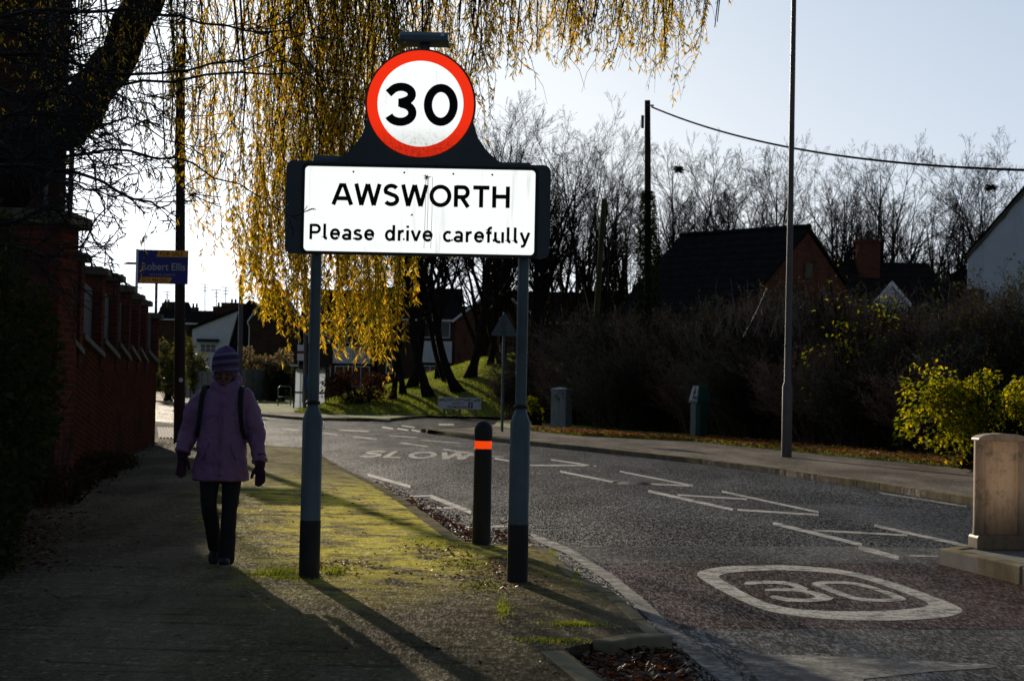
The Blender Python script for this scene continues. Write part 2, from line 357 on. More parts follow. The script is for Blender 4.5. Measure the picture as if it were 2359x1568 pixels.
# ================================================================== THE SETTING
ZR = -0.10
def poly_slab(name, pts, z0, z1, mat, kind='structure'):
    mb = MB(); pts = [(p[0], p[1]) for p in pts]
    a = sum(pts[i][0] * pts[(i + 1) % len(pts)][1] - pts[(i + 1) % len(pts)][0] * pts[i][1] for i in range(len(pts)))
    if a < 0: pts = pts[::-1]
    mb.prism(pts, z0, z1); o = mb.build(name, mat); o['kind'] = kind; return o
def lay(name, pts, z, mat):
    mb = MB(); mb.add([Vector((p[0], p[1], z)) for p in pts], [tuple(range(len(pts)))]); o = mb.build(name, mat); o['kind'] = 'structure'
    if o.data.polygons[0].normal.z < 0: o.data.flip_normals()
    return o
gmb = MB(); gmb.add([(-1500, -60, -.16), (1500, -60, -.16), (1500, 2500, -.16), (-1500, 2500, -.16)], [(0, 1, 2, 3)]); gr = gmb.build('ground', M['soil']); gr['kind'] = 'structure'
lay('road', [(-90, -8), (45, -8), (45, 190), (-90, 190)], ZR, M['road'])
# near pavement
NEARK = [(1069, 1247), (989, 1189), (937, 1153), (869, 1113), (797, 1081), (741, 1049), (697, 1031), (620, 1026), (540, 1008), (455, 983), (330, 965)]
BUILD = [(1217, 1257), (1261, 1265), (1333, 1325), (1417, 1365), (1489, 1429), (1525, 1460)]
nk = [G(*p) for p in NEARK]; bo = [G(*p) for p in BUILD]
lower = [G(1500, 1457), G(1440, 1463), G(1365, 1478), G(1300, 1492), G(1310, 1503), G(1400, 1568), G(1520, 1660)]
pv = [Vector((-5.8, 3.0, 0)), Vector((.9, 3.0, 0))] + lower[::-1] + bo[::-1] + nk + [Vector((-16.5, 66, 0)), Vector((-12, 42, 0)), Vector((-7.3, 37, 0)), Vector((-5.0, 20, 0)), Vector((-4.3, 12, 0)), Vector((-3.6, 8, 0))]
poly_slab('pavement', pv, -.14, 0, M['path'])
# near-left soil strip at the wall foot and land behind the wall
poly_slab('verge_soil', [(-4.6, 3), (-3.6, 8), (-4.3, 12), (-5.0, 20), (-7.3, 37), (-12, 42), (-18, 70), (-80, 70), (-80, 3)], -.14, .03, M['soil'])
# leaf gully at the build-out
GULLY = [G(1300, 1490), G(1365, 1478), G(1440, 1463), G(1500, 1457), G(1526, 1466), G(1570, 1568), G(1620, 1700), G(1520, 1700), G(1400, 1568), G(1310, 1503)]
lay('gutter', [G(p_[0], p_[1], -.09) for p_ in [(1296, 1494), (1370, 1480), (1505, 1462), (1560, 1500), (1640, 1640), (1700, 1720), (1500, 1720), (1400, 1580)]], -.085, M['soil'])
def kerb(name, pts, w=.125, top=.006, bot=-.14, step=.915, side=1, mat='kerb', gap=.008):
    mb = MB(); L = [Vector((p[0], p[1], 0)) for p in pts]; k = 0
    for i in range(len(L) - 1):
        a, b = L[i], L[i + 1]; d = b - a; n = max(1, round(d.length / step)); u = d.normalized(); pn = Vector((-u.y, u.x, 0)) * side
        for j in range(n):
            p = a + d * (j / n) + u * gap; q = a + d * ((j + 1) / n) - u * gap; rg = random.Random(k * 7 + 3); k += 1
            h = top + rg.uniform(-.004, .004); off = pn * rg.uniform(-.006, .006)
            P = [p + off, q + off, q + off + pn * w, p + off + pn * w]
            if side < 0: P = P[::-1]
            mb.prism([(v.x, v.y) for v in P], bot, h)
    o = mb.build(name, M[mat]); o['kind'] = 'structure'; bevel(o, .012, 2); return o
kerb('kerb', [nk[i] for i in range(0, 7)], side=1, w=.13)
kerb('kerb', [G(1069, 1249), G(1217, 1257)], side=-1, w=.1)
kerb('kerb', bo, side=-1, w=.09, top=.008)
kerb('kerb', [G(1526, 1462), G(1440, 1466), G(1362, 1480)], side=1, w=.13, top=.02)
kerb('kerb', [G(1300, 1497), G(1400, 1572), G(1560, 1700)], side=-1, w=.14, top=.004)
# far pavement
FK = [(978, 994.5), (1047, 1007), (1134, 1017), (1333, 1037.5), (1576, 1064), (1794, 1093), (2025, 1128), (2250, 1165)]
fk = [G(x, y, ZR) for x, y in FK]; dlt = (fk[-1] - fk[-2]).normalized(); fk.append(fk[-1] + dlt * 20)
FB = [(1134, 981), (1210, 990), (1333, 1003), (1594, 1016), (1833, 1040), (2250, 1081)]
fb = [G(x, y) for x, y in FB]; fb.append(fb[-1] + (fb[-1] - fb[-2]).normalized() * 20)
lane0 = [G(984, 990.5), G(992, 988.2), G(1011, 985.7), G(1060, 983.2)]
poly_slab('pavement', fk[::-1] + lane0 + fb, -.14, -.004, M['farpath'])
kerb('kerb', [G(1130, 980.5), G(1060, 983.5), G(1010, 986), G(990, 988.5), G(981, 992, -.05)] + fk, side=1, w=.14, top=.012)
verge = fb[::-1] + [G(1150, 968), Vector((6, 64, 0)), Vector((20, 70, 0)), Vector((60, 70, 0)), Vector((60, 0, 0)), fb[-1] + Vector((.1, 0, 0))]
poly_slab('verge', verge, -.14, .012, M['turf'])
# far side of the road, beyond the lane mouth
FL = [(300, 922), (364, 926), (402, 935), (500, 949), (609, 960), (693, 967), (800, 969.5), (898, 970), (964, 963), (1020, 959), (1114, 956), (1200, 953)]
fl = [G(x, y, ZR) for x, y in FL]
ext = [Vector((40, 80, 0)), Vector((90, 100, 0)), Vector((90, 600, 0)), Vector((-300, 600, 0)), Vector((-140, 190, 0)), Vector((-60, 160, 0))]
poly_slab('land', fl + ext, -.14, -.012, M['turf'])
kerb('kerb', fl[1:], side=1, w=.15, top=.01, mat='kerb')
pb = [G(300, 905), G(364, 908), G(402, 916), G(500, 930), G(609, 943), G(668, 949), G(742, 958), G(898, 966)]
poly_slab('pavement', fl[:8] + pb[::-1], -.13, -.004, M['farpath'])
# surfacing patches of the carriageway
lay('road_patch', [G(1309, 1258, ZR), G(1600, 1257, ZR), G(1990, 1259, ZR), G(2175, 1262, ZR), G(2600, 1275, ZR), G(2700, 2200, ZR), G(1560, 2200, ZR), G(1650, 1568, ZR), G(1530, 1455, ZR), G(1415, 1340, ZR)], ZR + .0015, M['road_light'])
lay('road_patch', [G(1352, 1297, ZR), G(1650, 1296, ZR), G(2130, 1297, ZR), G(2600, 1330, ZR), G(2700, 1462, ZR), G(2358, 1449, ZR), G(1980, 1448, ZR), G(1520, 1447, ZR), G(1430, 1365, ZR)], ZR + .003, M['road_red'])
lay('road_patch', [G(1800, 1160, ZR), G(1960, 1163, ZR), G(2250, 1177, ZR), G(2600, 1200, ZR), G(2600, 1275, ZR), G(2240, 1258, ZR), G(2060, 1215, ZR), G(1890, 1183, ZR)], ZR + .0015, M['road_dark'])

# painted markings
def stroke_px(pts, w, closed=False, z=None, wy=None):
    """ribbon surveyed on the road surface; w = width in survey units"""
    z = ZR + .004 if z is None else z; n = len(pts); L = []; Rr = []
    for i in range(n):
        a = pts[(i - 1) % n] if (closed or i > 0) else pts[i]; b = pts[(i + 1) % n] if (closed or i < n - 1) else pts[i]
        dx, dy = b[0] - a[0], b[1] - a[1]; l = math.hypot(dx, dy) or 1; nx, ny = -dy / l, dx / l
        ww = w[i] if hasattr(w, '__len__') else w
        L.append(G(pts[i][0] + nx * ww / 2, pts[i][1] + ny * ww / 2, z)); Rr.append(G(pts[i][0] - nx * ww / 2, pts[i][1] - ny * ww / 2, z))
    return L, Rr
def ribbon(mb, L, Rr, closed=False):
    n = len(L); mb.add(L + Rr, [(i, (i + 1) % n, n + (i + 1) % n, n + i) for i in range(n if closed else n - 1)])
def marks(name, lst, mat='mark', z=None):
    mb = MB()
    for pts, wd in lst: ribbon(mb, *stroke_px(pts, wd, z=z))
    o = mb.build(name, M[mat]); o['kind'] = 'structure'; return o
marks('edge_marking', [([(847, 1093), (945, 1120)], 6), ([(991, 1142), (1085, 1179)], 8), ([(943, 1142), (991, 1141)], 3), ([(969, 1169), (1045, 1169)], 3.5), ([(1053, 1214), (1161, 1211)], 4),
    ])
marks('edge_marking', [([(1205, 1231), (1225, 1234), (1309, 1268), (1409, 1333), (1480, 1393), (1545, 1456), (1640, 1530), (1700, 1575)], [12, 13, 16, 20, 25, 28, 34, 40])], 'markold')
marks('hatch_marking', [([(1289, 1085), (1425, 1112)], 4), ([(1425, 1112.5), (1500, 1113.5)], 3), ([(1139, 1055), (1172, 1061)], 3), ([(1221, 1071), (1369, 1071.5)], 2.6), ([(1269, 1058), (1373, 1073)], 2.8), ([(1427, 1085), (1596, 1118)], 3.4),
    ([(1411, 1110), (1588, 1118)], 3), ([(1493, 1130), (1688, 1173)], 5.5), ([(1560, 1139), (1720, 1149)], 3.2), ([(1662, 1131), (1885, 1179)], 4.2), ([(1698, 1173), (1885, 1185)], 4), ([(1780, 1204), (1985, 1254)], 7),
    ([(1977, 1260), (2070, 1284)], 10), ([(1873, 1220), (2090, 1232)], 4), ([(2013, 1209), (2238, 1259)], 6), ([(2094, 1279), (2162, 1280)], 4)])
marks('lane_marking', [([(2025, 1134), (2226, 1166)], 4), ([(1021, 1034), (1089, 1044)], 3), ([(919, 1019), (985, 1028)], 2.6), ([(895, 1003), (961, 1007)], 2.4), ([(741, 996), (777, 1001)], 2.2), ([(649, 987), (689, 991)], 2.2),
    ([(813, 1005), (868, 1011)], 2.4), ([(1080, 1047), (1160, 1052)], 2.5), ([(970, 1013), (1060, 1020)], 2), ([(560, 969), (610, 972)], 2), ([(372, 948), (402, 951)], 2), ([(372, 938), (402, 941)], 2), ([(780, 990), (850, 993)], 2.4)], 'markold')
marks('give_way_marking', [([(880, 983), (905, 987)], 3), ([(915, 986.5), (940, 990.5)], 3), ([(948, 990), (972, 994)], 3), ([(925, 980), (955, 984)], 3), ([(1010, 977), (1045, 977.5)], 3)])
def zz(p): return (1411 + .4015 * p[0], 980 + .4015 * p[1])
outer = [(475, 858), (495, 835), (560, 815), (700, 801), (1000, 797), (1250, 815), (1400, 840), (1500, 865), (1700, 925), (1900, 1000), (2005, 1045), (2005, 1072), (1900, 1100), (1600, 1118), (1300, 1112), (1050, 1090), (880, 1062), (750, 1010), (600, 935)]
inner = [(605, 868), (612, 856), (670, 840), (850, 828), (1050, 828), (1250, 842), (1370, 860), (1460, 882), (1630, 942), (1760, 990), (1818, 1018), (1790, 1038), (1700, 1050), (1560, 1060), (1300, 1063), (1090, 1053), (950, 1035), (830, 995), (700, 925)]
def smooth_loop(p, it=2):
    for _ in range(it):
        q = []
        for i in range(len(p)):
            a, b = p[i], p[(i + 1) % len(p)]; q += [(a[0] * .75 + b[0] * .25, a[1] * .75 + b[1] * .25), (a[0] * .25 + b[0] * .75, a[1] * .25 + b[1] * .75)]
        p = q
    return p
mb = MB(); ribbon(mb, [G(*zz(p), ZR + .005) for p in smooth_loop(outer)], [G(*zz(p), ZR + .005) for p in smooth_loop(inner)], True)
def open_smooth(p, it=2):
    for _ in range(it):
        q = [p[0]]
        for i in range(len(p) - 1):
            a, b = p[i], p[i + 1]; q += [(a[0] * .75 + b[0] * .25, a[1] * .75 + b[1] * .25), (a[0] * .25 + b[0] * .75, a[1] * .25 + b[1] * .75)]
        q.append(p[-1]); p = q
    return p
def zstroke(mb, pts, w, closed=False, zl=.005):
    pts = smooth_loop(pts) if closed else open_smooth(pts)
    L, Rr = [], []; n = len(pts)
    for i in range(n):     # pen that is broad along the road, as stretched road lettering is
        a = pts[(i - 1) % n] if (closed or i > 0) else pts[i]; b = pts[(i + 1) % n] if (closed or i < n - 1) else pts[i]
        dx, dy = b[0] - a[0], b[1] - a[1]; l = math.hypot(dx, dy) or 1; nx, ny = -dy / l, dx / l
        hw = w / 2 * (1 + .7 * abs(nx))
        L.append(G(*zz((pts[i][0] + nx * hw, pts[i][1] + ny * hw)), ZR + zl)); Rr.append(G(*zz((pts[i][0] - nx * hw, pts[i][1] - ny * hw)), ZR + zl))
    ribbon(mb, L, Rr, closed)
three = [(752, 905), (765, 893), (870, 886), (980, 890), (1060, 904), (1122, 932), (1110, 941), (1185, 954), (1268, 985), (1248, 999), (1120, 1010), (1000, 1006), (900, 985), (905, 973), (935, 975), (1010, 987), (1110, 991), (1165, 983), (1150, 970), (1080, 952), (990, 947), (875, 945), (873, 934), (960, 930), (1030, 931), (1045, 926), (1005, 911), (930, 904), (850, 904), (790, 911), (760, 911)]
mb.add([G(*zz(p), ZR + .006) for p in three], [tuple(range(len(three)))])
o0_ = [(1133, 905), (1165, 892), (1270, 887), (1390, 895), (1490, 918), (1605, 955), (1692, 990), (1670, 1004), (1540, 1009), (1410, 1003), (1300, 975), (1190, 930)]
o1_ = [(1208, 910), (1225, 905), (1300, 903), (1385, 911), (1465, 930), (1550, 957), (1612, 984), (1590, 991), (1510, 992), (1425, 987), (1350, 967), (1270, 935)]
ribbon(mb, [G(*zz(p), ZR + .006) for p in smooth_loop(o0_)], [G(*zz(p), ZR + .006) for p in smooth_loop(o1_)], True)
o = mb.build('speed_limit_marking', M['mark']); o['kind'] = 'structure'
mb = MB(); mb.add([G(x, y, ZR + .004) for x, y in [(1692, 1503), (1990, 1512), (2300, 1530), (2290, 1536), (2150, 1545), (1990, 1562), (1960, 1640), (1800, 1640), (1750, 1570)]], [tuple(range(9))])
mb.add([G(x, y, ZR + .004) for x, y in [(2335, 1530), (2500, 1536), (2500, 1560), (2400, 1545)]], [(0, 1, 2, 3)]); o = mb.build('triangle_marking', M['markold']); o['kind'] = 'structure'
# kerbed island on the right
isl = [G(2168, 1263), G(2353, 1309)]; di = (isl[1] - isl[0]).normalized()
i0, i1 = G(2161, 1299, ZR), G(2351, 1346, ZR); di = (i1 - i0).normalized(); pi_ = Vector((-di.y, di.x, 0))
isle = [i0, i1, i1 + di * 6, i1 + di * 6 + Vector((4, 0, 0)), i0 + Vector((4.2, 1.0, 0)), i0 + Vector((.5, .55, 0))]
poly_slab('island', isle, -.14, .03, M['conc'])
kerb('kerb', [i1 + di * 6, i1, i0], side=-1, w=.15, top=.042, step=.9); kerb('kerb', [i0, i0 + Vector((.5, .55, 0)), i0 + Vector((4.2, 1.0, 0))], side=-1, w=.15, top=.042)
# tactile paving by the crossing
mb = MB(); a, b, c_, d_ = G(366, 1009, .004), G(462, 1010, .004), G(440, 987, .004), G(362, 984, .004)
mb.add([a, b, c_, d_], [(0, 1, 2, 3)])
for i in range(12):
    t = (i + .5) / 12; p = a.lerp(b, t); q = d_.lerp(c_, t); mb.tube([p + Vector((0, 0, .004)), q + Vector((0, 0, .004))], .028, 6)
o = mb.build('tactile_paving', M['conc']); o['kind'] = 'structure'
# grass bank
def crest(X):
    t = [(-13, 0), (-10.2, .15), (-8.2, 1.0), (-6.1, 1.40), (-4.1, 2.05), (-1.5, 2.85), (.2, 3.15), (2, 3.35), (14, 3.4), (30, 3.2)]
    for (x0, h0), (x1, h1) in zip(t, t[1:]):
        if x0 <= X <= x1: return h0 + (h1 - h0) * (X - x0) / (x1 - x0)
    return 0 if X < -13 else 3.0
def bank(X, Y):
    k = min(1, max(0, (Y - 80.8) / 21.0)); k = 1 - (1 - k) ** 1.35; k2 = min(1, max(0, (Y - 104) / 25))
    return crest(X) * k * (1 - .5 * k2) + .10 * noise.noise(Vector((X * .35, Y * .35, 0))) * k
mb = MB(); nx, ny = 110, 60; 
for j in range(ny + 1):
    for i in range(nx + 1):
        X = -13.5 + i / nx * 48; Y = 80.4 + (j / ny) ** 1.2 * 60; mb.v.append((X, Y, bank(X, Y) + .006))
for j in range(ny):
    for i in range(nx): q = j * (nx + 1) + i; mb.f.append((q, q + 1, q + nx + 2, q + nx + 1)); mb.mi.append(0)
o = mb.build('grass_bank', M['turf'], smooth=True); o['kind'] = 'structure'

# ================================================================== WRITING
def text_mb(s, font_off=0.0, extrude=0.0, serif=False, space=1.0):
    cu = bpy.data.curves.new('lettering', 'FONT'); cu.body = s; cu.size = 1; cu.offset = font_off; cu.extrude = extrude; cu.space_character = space; cu.resolution_u = 6
    ob = bpy.data.objects.new('lettering', cu); COL.objects.link(ob); dg = bpy.context.evaluated_depsgraph_get(); me = bpy.data.meshes.new_from_object(ob.evaluated_get(dg))
    bpy.data.objects.remove(ob); bpy.data.curves.remove(cu); return me
def write(s, mat, parent, x0, x1, z0, z1, y, off=0.0, space=1.0, body_has_desc=False, M2=None, name='lettering', dep=0.0):
    """front-facing (-Y) lettering filling the box x0..x1, z0..z1"""
    me = text_mb(s, off, dep, space=space); xs = [v.co.x for v in me.vertices]; ys = [v.co.y for v in me.vertices]
    sx = (x1 - x0) / (max(xs) - min(xs)); sy = (z1 - z0) / (max(ys) - min(ys)); mx, my = min(xs), min(ys)
    for v in me.vertices: v.co = Vector((x0 + (v.co.x - mx) * sx, y - v.co.z, z0 + (v.co.y - my) * sy))
    if M2 is not None: me.transform(M2)
    me.materials.clear(); me.materials.append(mat); o = bpy.data.objects.new(name, me); COL.objects.link(o); o.parent = parent; return o
# stroke lettering for the big sign (broad upright road-sign letters)
def arc(cx, cy, rx, ry, a0, a1, n=14): return [(cx + rx * math.cos(R(a0 + (a1 - a0) * i / n)), cy + ry * math.sin(R(a0 + (a1 - a0) * i / n))) for i in range(n + 1)]
def stroke2(mb, pts, w, x, z, s, y, closed=False, dep=.0, sx=1.0, wf=None):
    n = len(pts); L, Rr = [], []
    P = [(x + p[0] * s * sx, z + p[1] * s) for p in pts]; W = w * s
    for i in range(n):
        a = P[(i - 1) % n] if (closed or i > 0) else None; b = P[(i + 1) % n] if (closed or i < n - 1) else None; c = P[i]
        d1 = Vector((c[0] - a[0], c[1] - a[1])).normalized() if a else None; d2 = Vector((b[0] - c[0], b[1] - c[1])).normalized() if b else None
        if d1 is None: d1 = d2
        if d2 is None: d2 = d1
        n1 = Vector((-d1.y, d1.x)); n2 = Vector((-d2.y, d2.x)); nn = (n1 + n2); 
        nn = nn.normalized() if nn.length > 1e-3 else n1; k = 1 / max(.35, nn.dot(n1)); h = nn * (W / 2 * k)
        L.append(Vector((c[0] + h.x, y, c[1] + h.y))); Rr.append(Vector((c[0] - h.x, y, c[1] - h.y)))
    mb.add(L + Rr, [(i, (i + 1) % n, n + (i + 1) % n, n + i) for i in range(n if closed else n - 1)])
GL = {   # glyph: (advance width, [strokes]); cap height 1, pen centred
 'A': (.92, [[(.06, 0), (.41, .985)], [(.51, .985), (.86, 0)], [(.2, .3), (.72, .3)], [(.385, .91), (.535, .91)]]),
 'W': (1.18, [[(.07, 1), (.315, 0)], [(.315, 0), (.58, .99)], [(.60, .99), (.865, 0)], [(.865, 0), (1.11, 1)]]),
 'S': (.76, [arc(.385, .715, .255, .215, 28, 205, 12) + arc(.385, .29, .27, .22, 78, -150, 14)]),
 'O': (.98, [[('c',)] + arc(.49, .5, .40, .43, 0, 360, 32)[:-1]]),
 'R': (.80, [[(.13, 0), (.13, 1)], [(.13, .925)] + arc(.45, .695, .20, .23, 90, -90, 12) + [(.13, .465)], [(.38, .46), (.68, 0)]]),
 'T': (.76, [[(.02, .925), (.74, .925)], [(.38, .93), (.38, 0)]]),
 'L': (.70, [[(.13, 1), (.13, .075), (.66, .075)]]),
 'H': (.86, [[(.13, 0), (.13, 1)], [(.73, 0), (.73, 1)], [(.13, .52), (.73, .52)]]),
 'P': (.72, [[(.13, 0), (.13, 1)], [(.13, .925)] + arc(.40, .69, .20, .235, 90, -90, 12) + [(.13, .455)]]),
 'l': (.34, [[(.12, 1.03)] + [(.12, .2)] + arc(.25, .2, .13, .13, 180, 275, 6)]),
 'e': (.62, [[(.10, .375), (.52, .375)] + arc(.31, .36, .21, .29, 0, 318, 18)]),
 'a': (.60, [arc(.28, .49, .18, .16, 150, 0, 8) + [(.46, 0)], [('c',)] + arc(.27, .2, .18, .135, 0, 360, 16)[:-1]]),
 's': (.52, [arc(.25, .50, .165, .14, 30, 215, 9) + arc(.25, .205, .18, .14, 75, -150, 10)]),
 'd': (.66, [[(.52, 0), (.52, 1.03)], [('c',)] + arc(.31, .355, .20, .29, 0, 360, 20)[:-1]]),
 'r': (.42, [[(.11, 0), (.11, .71)], [(.11, .42)] + arc(.32, .42, .20, .225, 170, 85, 6) + [(.37, .64)]]),
 'i': (.25, [[(.11, 0), (.11, .71)], [(.11, .865), (.11, 1.01)]]),
 'v': (.56, [[(.05, .71), (.27, .02)], [(.27, .02), (.49, .71)]]),
 'c': (.54, [arc(.30, .355, .21, .29, 48, 312, 14)]),
 'f': (.38, [[(.16, 0), (.16, .80)] + arc(.30, .80, .14, .17, 180, 85, 6) + [(.35, .965)], [(.02, .645), (.33, .645)]]),
 'u': (.64, [[(.11, .71), (.11, .25)] + arc(.30, .25, .19, .19, 180, 300, 8), [(.51, .71), (.51, 0)]]),
 'y': (.56, [[(.05, .71), (.28, .04)], [(.50, .71), (.24, -.12), (.18, -.19), (.06, -.20)]]),
 '3': (.72, [[(.06, .76)] + arc(.34, .745, .235, .185, 155, -70, 14)[1:] + [(.36, .545), (.30, .535)], [(.28, .535), (.36, .535)] + arc(.33, .285, .265, .225, 80, -160, 16)]),
 '0': (.80, [[('c',)] + arc(.40, .5, .305, .42, 0, 360, 32)[:-1]]),
 ' ': (.42, []),
}
def letters(s, mat, parent, x0, x1, z0, cap, y, w=.155, track=.0, name='lettering'):
    adv = sum(GL[c][0] + track for c in s) - track; sx = (x1 - x0) / (adv * cap); mb = MB(); x = x0; k = 0
    for c in s:
        for st in GL[c][1]:
            cl = st[0] == ('c',); pts = st[1:] if cl else st
            stroke2(mb, pts, w, x, z0, cap, y - k * .00025, cl, sx=sx); k = (k + 1) % 4
        x += (GL[c][0] + track) * cap * sx
    return mb.build(name, mat, parent)
# ================================================================== VILLAGE SIGN
SY = 13.0
sg = empty('village_sign', (0, SY, 0), 0, 'large white village name sign with a red ringed 30 above it on two grey posts', 'road sign')
def loc(p): return Vector((p.x, p.y - SY, p.z))
Lb, Rb = D(712, 1322, SY), D(1190, 1340, SY)
def P2(x, y): 
    p = D(x, y, SY); return p.x, p.z
xl = D(712, 1322, 13.0).x + .0; xr = D(1191, 1340, SY).x
ztop = P2(950, 585)[1]; zs = P2(712, 935)[1]
for X in (xl, xr):
    mb = MB(); mb.rings([(X, .0, -.05, .071, .071), (X, 0, zs - .09, .071, .071), (X, 0, zs, .04, .04)] , 28); post = mb.build('post', M['galv'], sg, True); autosmooth(post, 30)
    mb = MB(); mb.rings([(X, 0, zs - .001, .040, .040), (X, 0, ztop + .5, .038, .038)], 24); c = mb.build('upper_tube', M['galv'], post, True); autosmooth(c)
    mb = MB(); mb.rings([(X, 0, .0, .0735, .0735), (X, 0, .40, .0735, .0735)], 28); c = mb.build('base_band', M['blackpaint'], post, True); autosmooth(c)
    mb = MB(); mb.rings([(X, 0, zs + .012, .050, .050), (X, 0, zs + .028, .052, .052), (X, 0, zs + .04, .044, .044)], 24); c = mb.build('clamp_band', M['black'], post, True); autosmooth(c)
def rrect(x0, x1, z0, z1, r, n=6):
    pts = []
    for cx, cz, a in ((x1 - r, z1 - r, 0), (x0 + r, z1 - r, 90), (x0 + r, z0 + r, 180), (x1 - r, z0 + r, 270)):
        for i in range(n + 1): w_ = R(a + 90 * i / n); pts.append((cx + r * math.cos(w_), cz + r * math.sin(w_)))
    return pts
bx0, bz1 = P2(664, 372); bx1, _ = P2(1268, 395); _, bz0 = P2(664, 585); bz0 = P2(966, 592)[1]; bz1 = P2(966, 379)[1]
wx0 = P2(705, 480)[0]; wx1 = P2(1231, 490)[0]; wz1 = P2(966, 392)[1]; wz0 = P2(966, 585)[1]
yb = -.10
mb = MB(); mb.prism(rrect(bx0, bx1, bz0 + .0, bz1 - .0, .05)[::-1], yb, yb + .03, 'Y'); mb.build('backing_board', M['signback'], sg)
mb = MB(); mb.prism(rrect(wx0 - .022, wx1 + .022, wz0 - .022, wz1 + .022, .04)[::-1], yb - .006, yb - .001, 'Y'); mb.build('border', M['black'], sg)
def grime_white(m):
    x = m.xyz(); f = m.noise(9, 8, .75); st = m.noise(2.5, 6, .7, m.stretch(9, 9, .6)); c = m.mix(m.smooth(f, .62, .82), (.97, 1, .98), (.55, .62, .55))
    c = m.mix(m.math('MULTIPLY', m.smooth(st, .56, .72), .55), c, (.55, .63, .57)); k = m.math('MULTIPLY', m.smooth(m.noise(40, 4, .8), .48, .66), .85)
    return c, x, k
def face_grime(m):
    c, x, k = grime_white(m); return c
def disc_grime(m):
    c, x, k = grime_white(m); low = m.math('SUBTRACT', 1, m.smooth(x[2], DC[1] - .30, DC[1] - .13)); return m.mix(m.math('MULTIPLY', low, m.math('ADD', .30, m.math('MULTIPLY', k, .6))), c, (.30, .34, .28))
def red_grime(m):
    x = m.xyz(); low = m.math('SUBTRACT', 1, m.smooth(x[2], DC[1] - .36, DC[1] - .10)); k = m.smooth(m.noise(45, 5, .8), .40, .62)
    c = m.mix(m.math('MULTIPLY', low, m.math('ADD', .25, m.math('MULTIPLY', k, .6))), (.95, .030, .004), (.22, .012, .004)); return m.mix(m.math('MULTIPLY', m.smooth(m.noise(30, 5, .8), .62, .75), .5), c, (.3, .02, .01))
DC = P2(970, 245); rO = (P2(1092, 247)[0] - P2(848, 243)[0]) / 2; rI = rO * .805
M['face'] = emis('reflective white sheeting with added flash glow', (.95, 1, .97), 1.0, (.3, .3, .3), face_grime)  # white and red sheeting glow by emission, standing in for returned flash light
M['disc'] = emis('reflective white disc with added flash glow', (.95, 1, .97), 1.0, (.3, .3, .3), disc_grime)
M['red'] = emis('reflective red sheeting with added flash glow', (.95, .03, .005), .92, (.3, .02, .01), red_grime)
M['ink'] = simple('black sign lettering', (.006, .006, .007), .5, .1, 4, 0, spec=.2)
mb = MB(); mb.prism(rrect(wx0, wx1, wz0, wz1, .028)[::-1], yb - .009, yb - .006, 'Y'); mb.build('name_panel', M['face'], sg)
# bell-shaped backing of the roundel
def bell():
    cx, cz = DC; pts = []; zb = bz1 - .06; r = rO + .014
    pl = [P2(760, 384), P2(790, 366), P2(815, 345), P2(835, 318), P2(845, 290)]
    left = [(P2(735, 388)[0], zb), (P2(735, 388)[0], P2(735, 385)[1])] + pl
    right = [(2 * cx - x, z) for x, z in left]
    a1 = math.degrees(math.atan2(pl[-1][1] - cz, pl[-1][0] - cx)) % 360; 
    s0 = a1 - 4; s1 = 180 - a1 + 4
    while s1 > s0: s1 -= 360
    arcp = [(cx + r * math.cos(R(s0 + (s1 - s0) * i / 40)), cz + r * math.sin(R(s0 + (s1 - s0) * i / 40))) for i in range(41)]
    return left + arcp + right[::-1]
mb = MB(); mb.prism(bell(), yb - .004, yb + .02, 'Y'); mb.build('roundel_backing', M['signback'], sg)
def ring(mb, cx, cz, r0, r1, y, n=96):
    vs = [(cx + r0 * math.cos(2 * math.pi * i / n), y, cz + r0 * math.sin(2 * math.pi * i / n)) for i in range(n)] + [(cx + r1 * math.cos(2 * math.pi * i / n), y, cz + r1 * math.sin(2 * math.pi * i / n)) for i in range(n)]
    mb.add(vs, [(i, (i + 1) % n, n + (i + 1) % n, n + i) for i in range(n)])
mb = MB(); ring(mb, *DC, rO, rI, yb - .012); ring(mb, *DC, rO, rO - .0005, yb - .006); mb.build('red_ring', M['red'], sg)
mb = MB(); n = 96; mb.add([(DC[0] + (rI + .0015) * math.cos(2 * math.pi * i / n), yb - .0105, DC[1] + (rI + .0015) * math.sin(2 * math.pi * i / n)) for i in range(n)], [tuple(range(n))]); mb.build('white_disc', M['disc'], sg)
yl = yb - .0135
z0 = P2(970, 293)[1]; ch = P2(970, 201)[1] - z0
letters('3', M['ink'], sg, P2(890, 247)[0], P2(965, 247)[0], z0, ch, yl, w=.205)
letters('0', M['ink'], sg, P2(978, 247)[0], P2(1055, 247)[0], z0, ch, yl, w=.205)
z0 = P2(970, 479)[1]; ch = P2(970, 430)[1] - z0
letters('AWSWORTH', M['ink'], sg, P2(770, 450)[0] - .005, P2(1176, 460)[0], z0, ch, yb - .0115, w=.19, track=.07)
z0 = P2(970, 559)[1]; ch = P2(970, 524)[1] - z0
letters('Please drive carefully', M['ink'], sg, P2(716, 540)[0] - .005, P2(1219, 550)[0] + .004, z0, ch, yb - .0115, w=.18, track=.045)
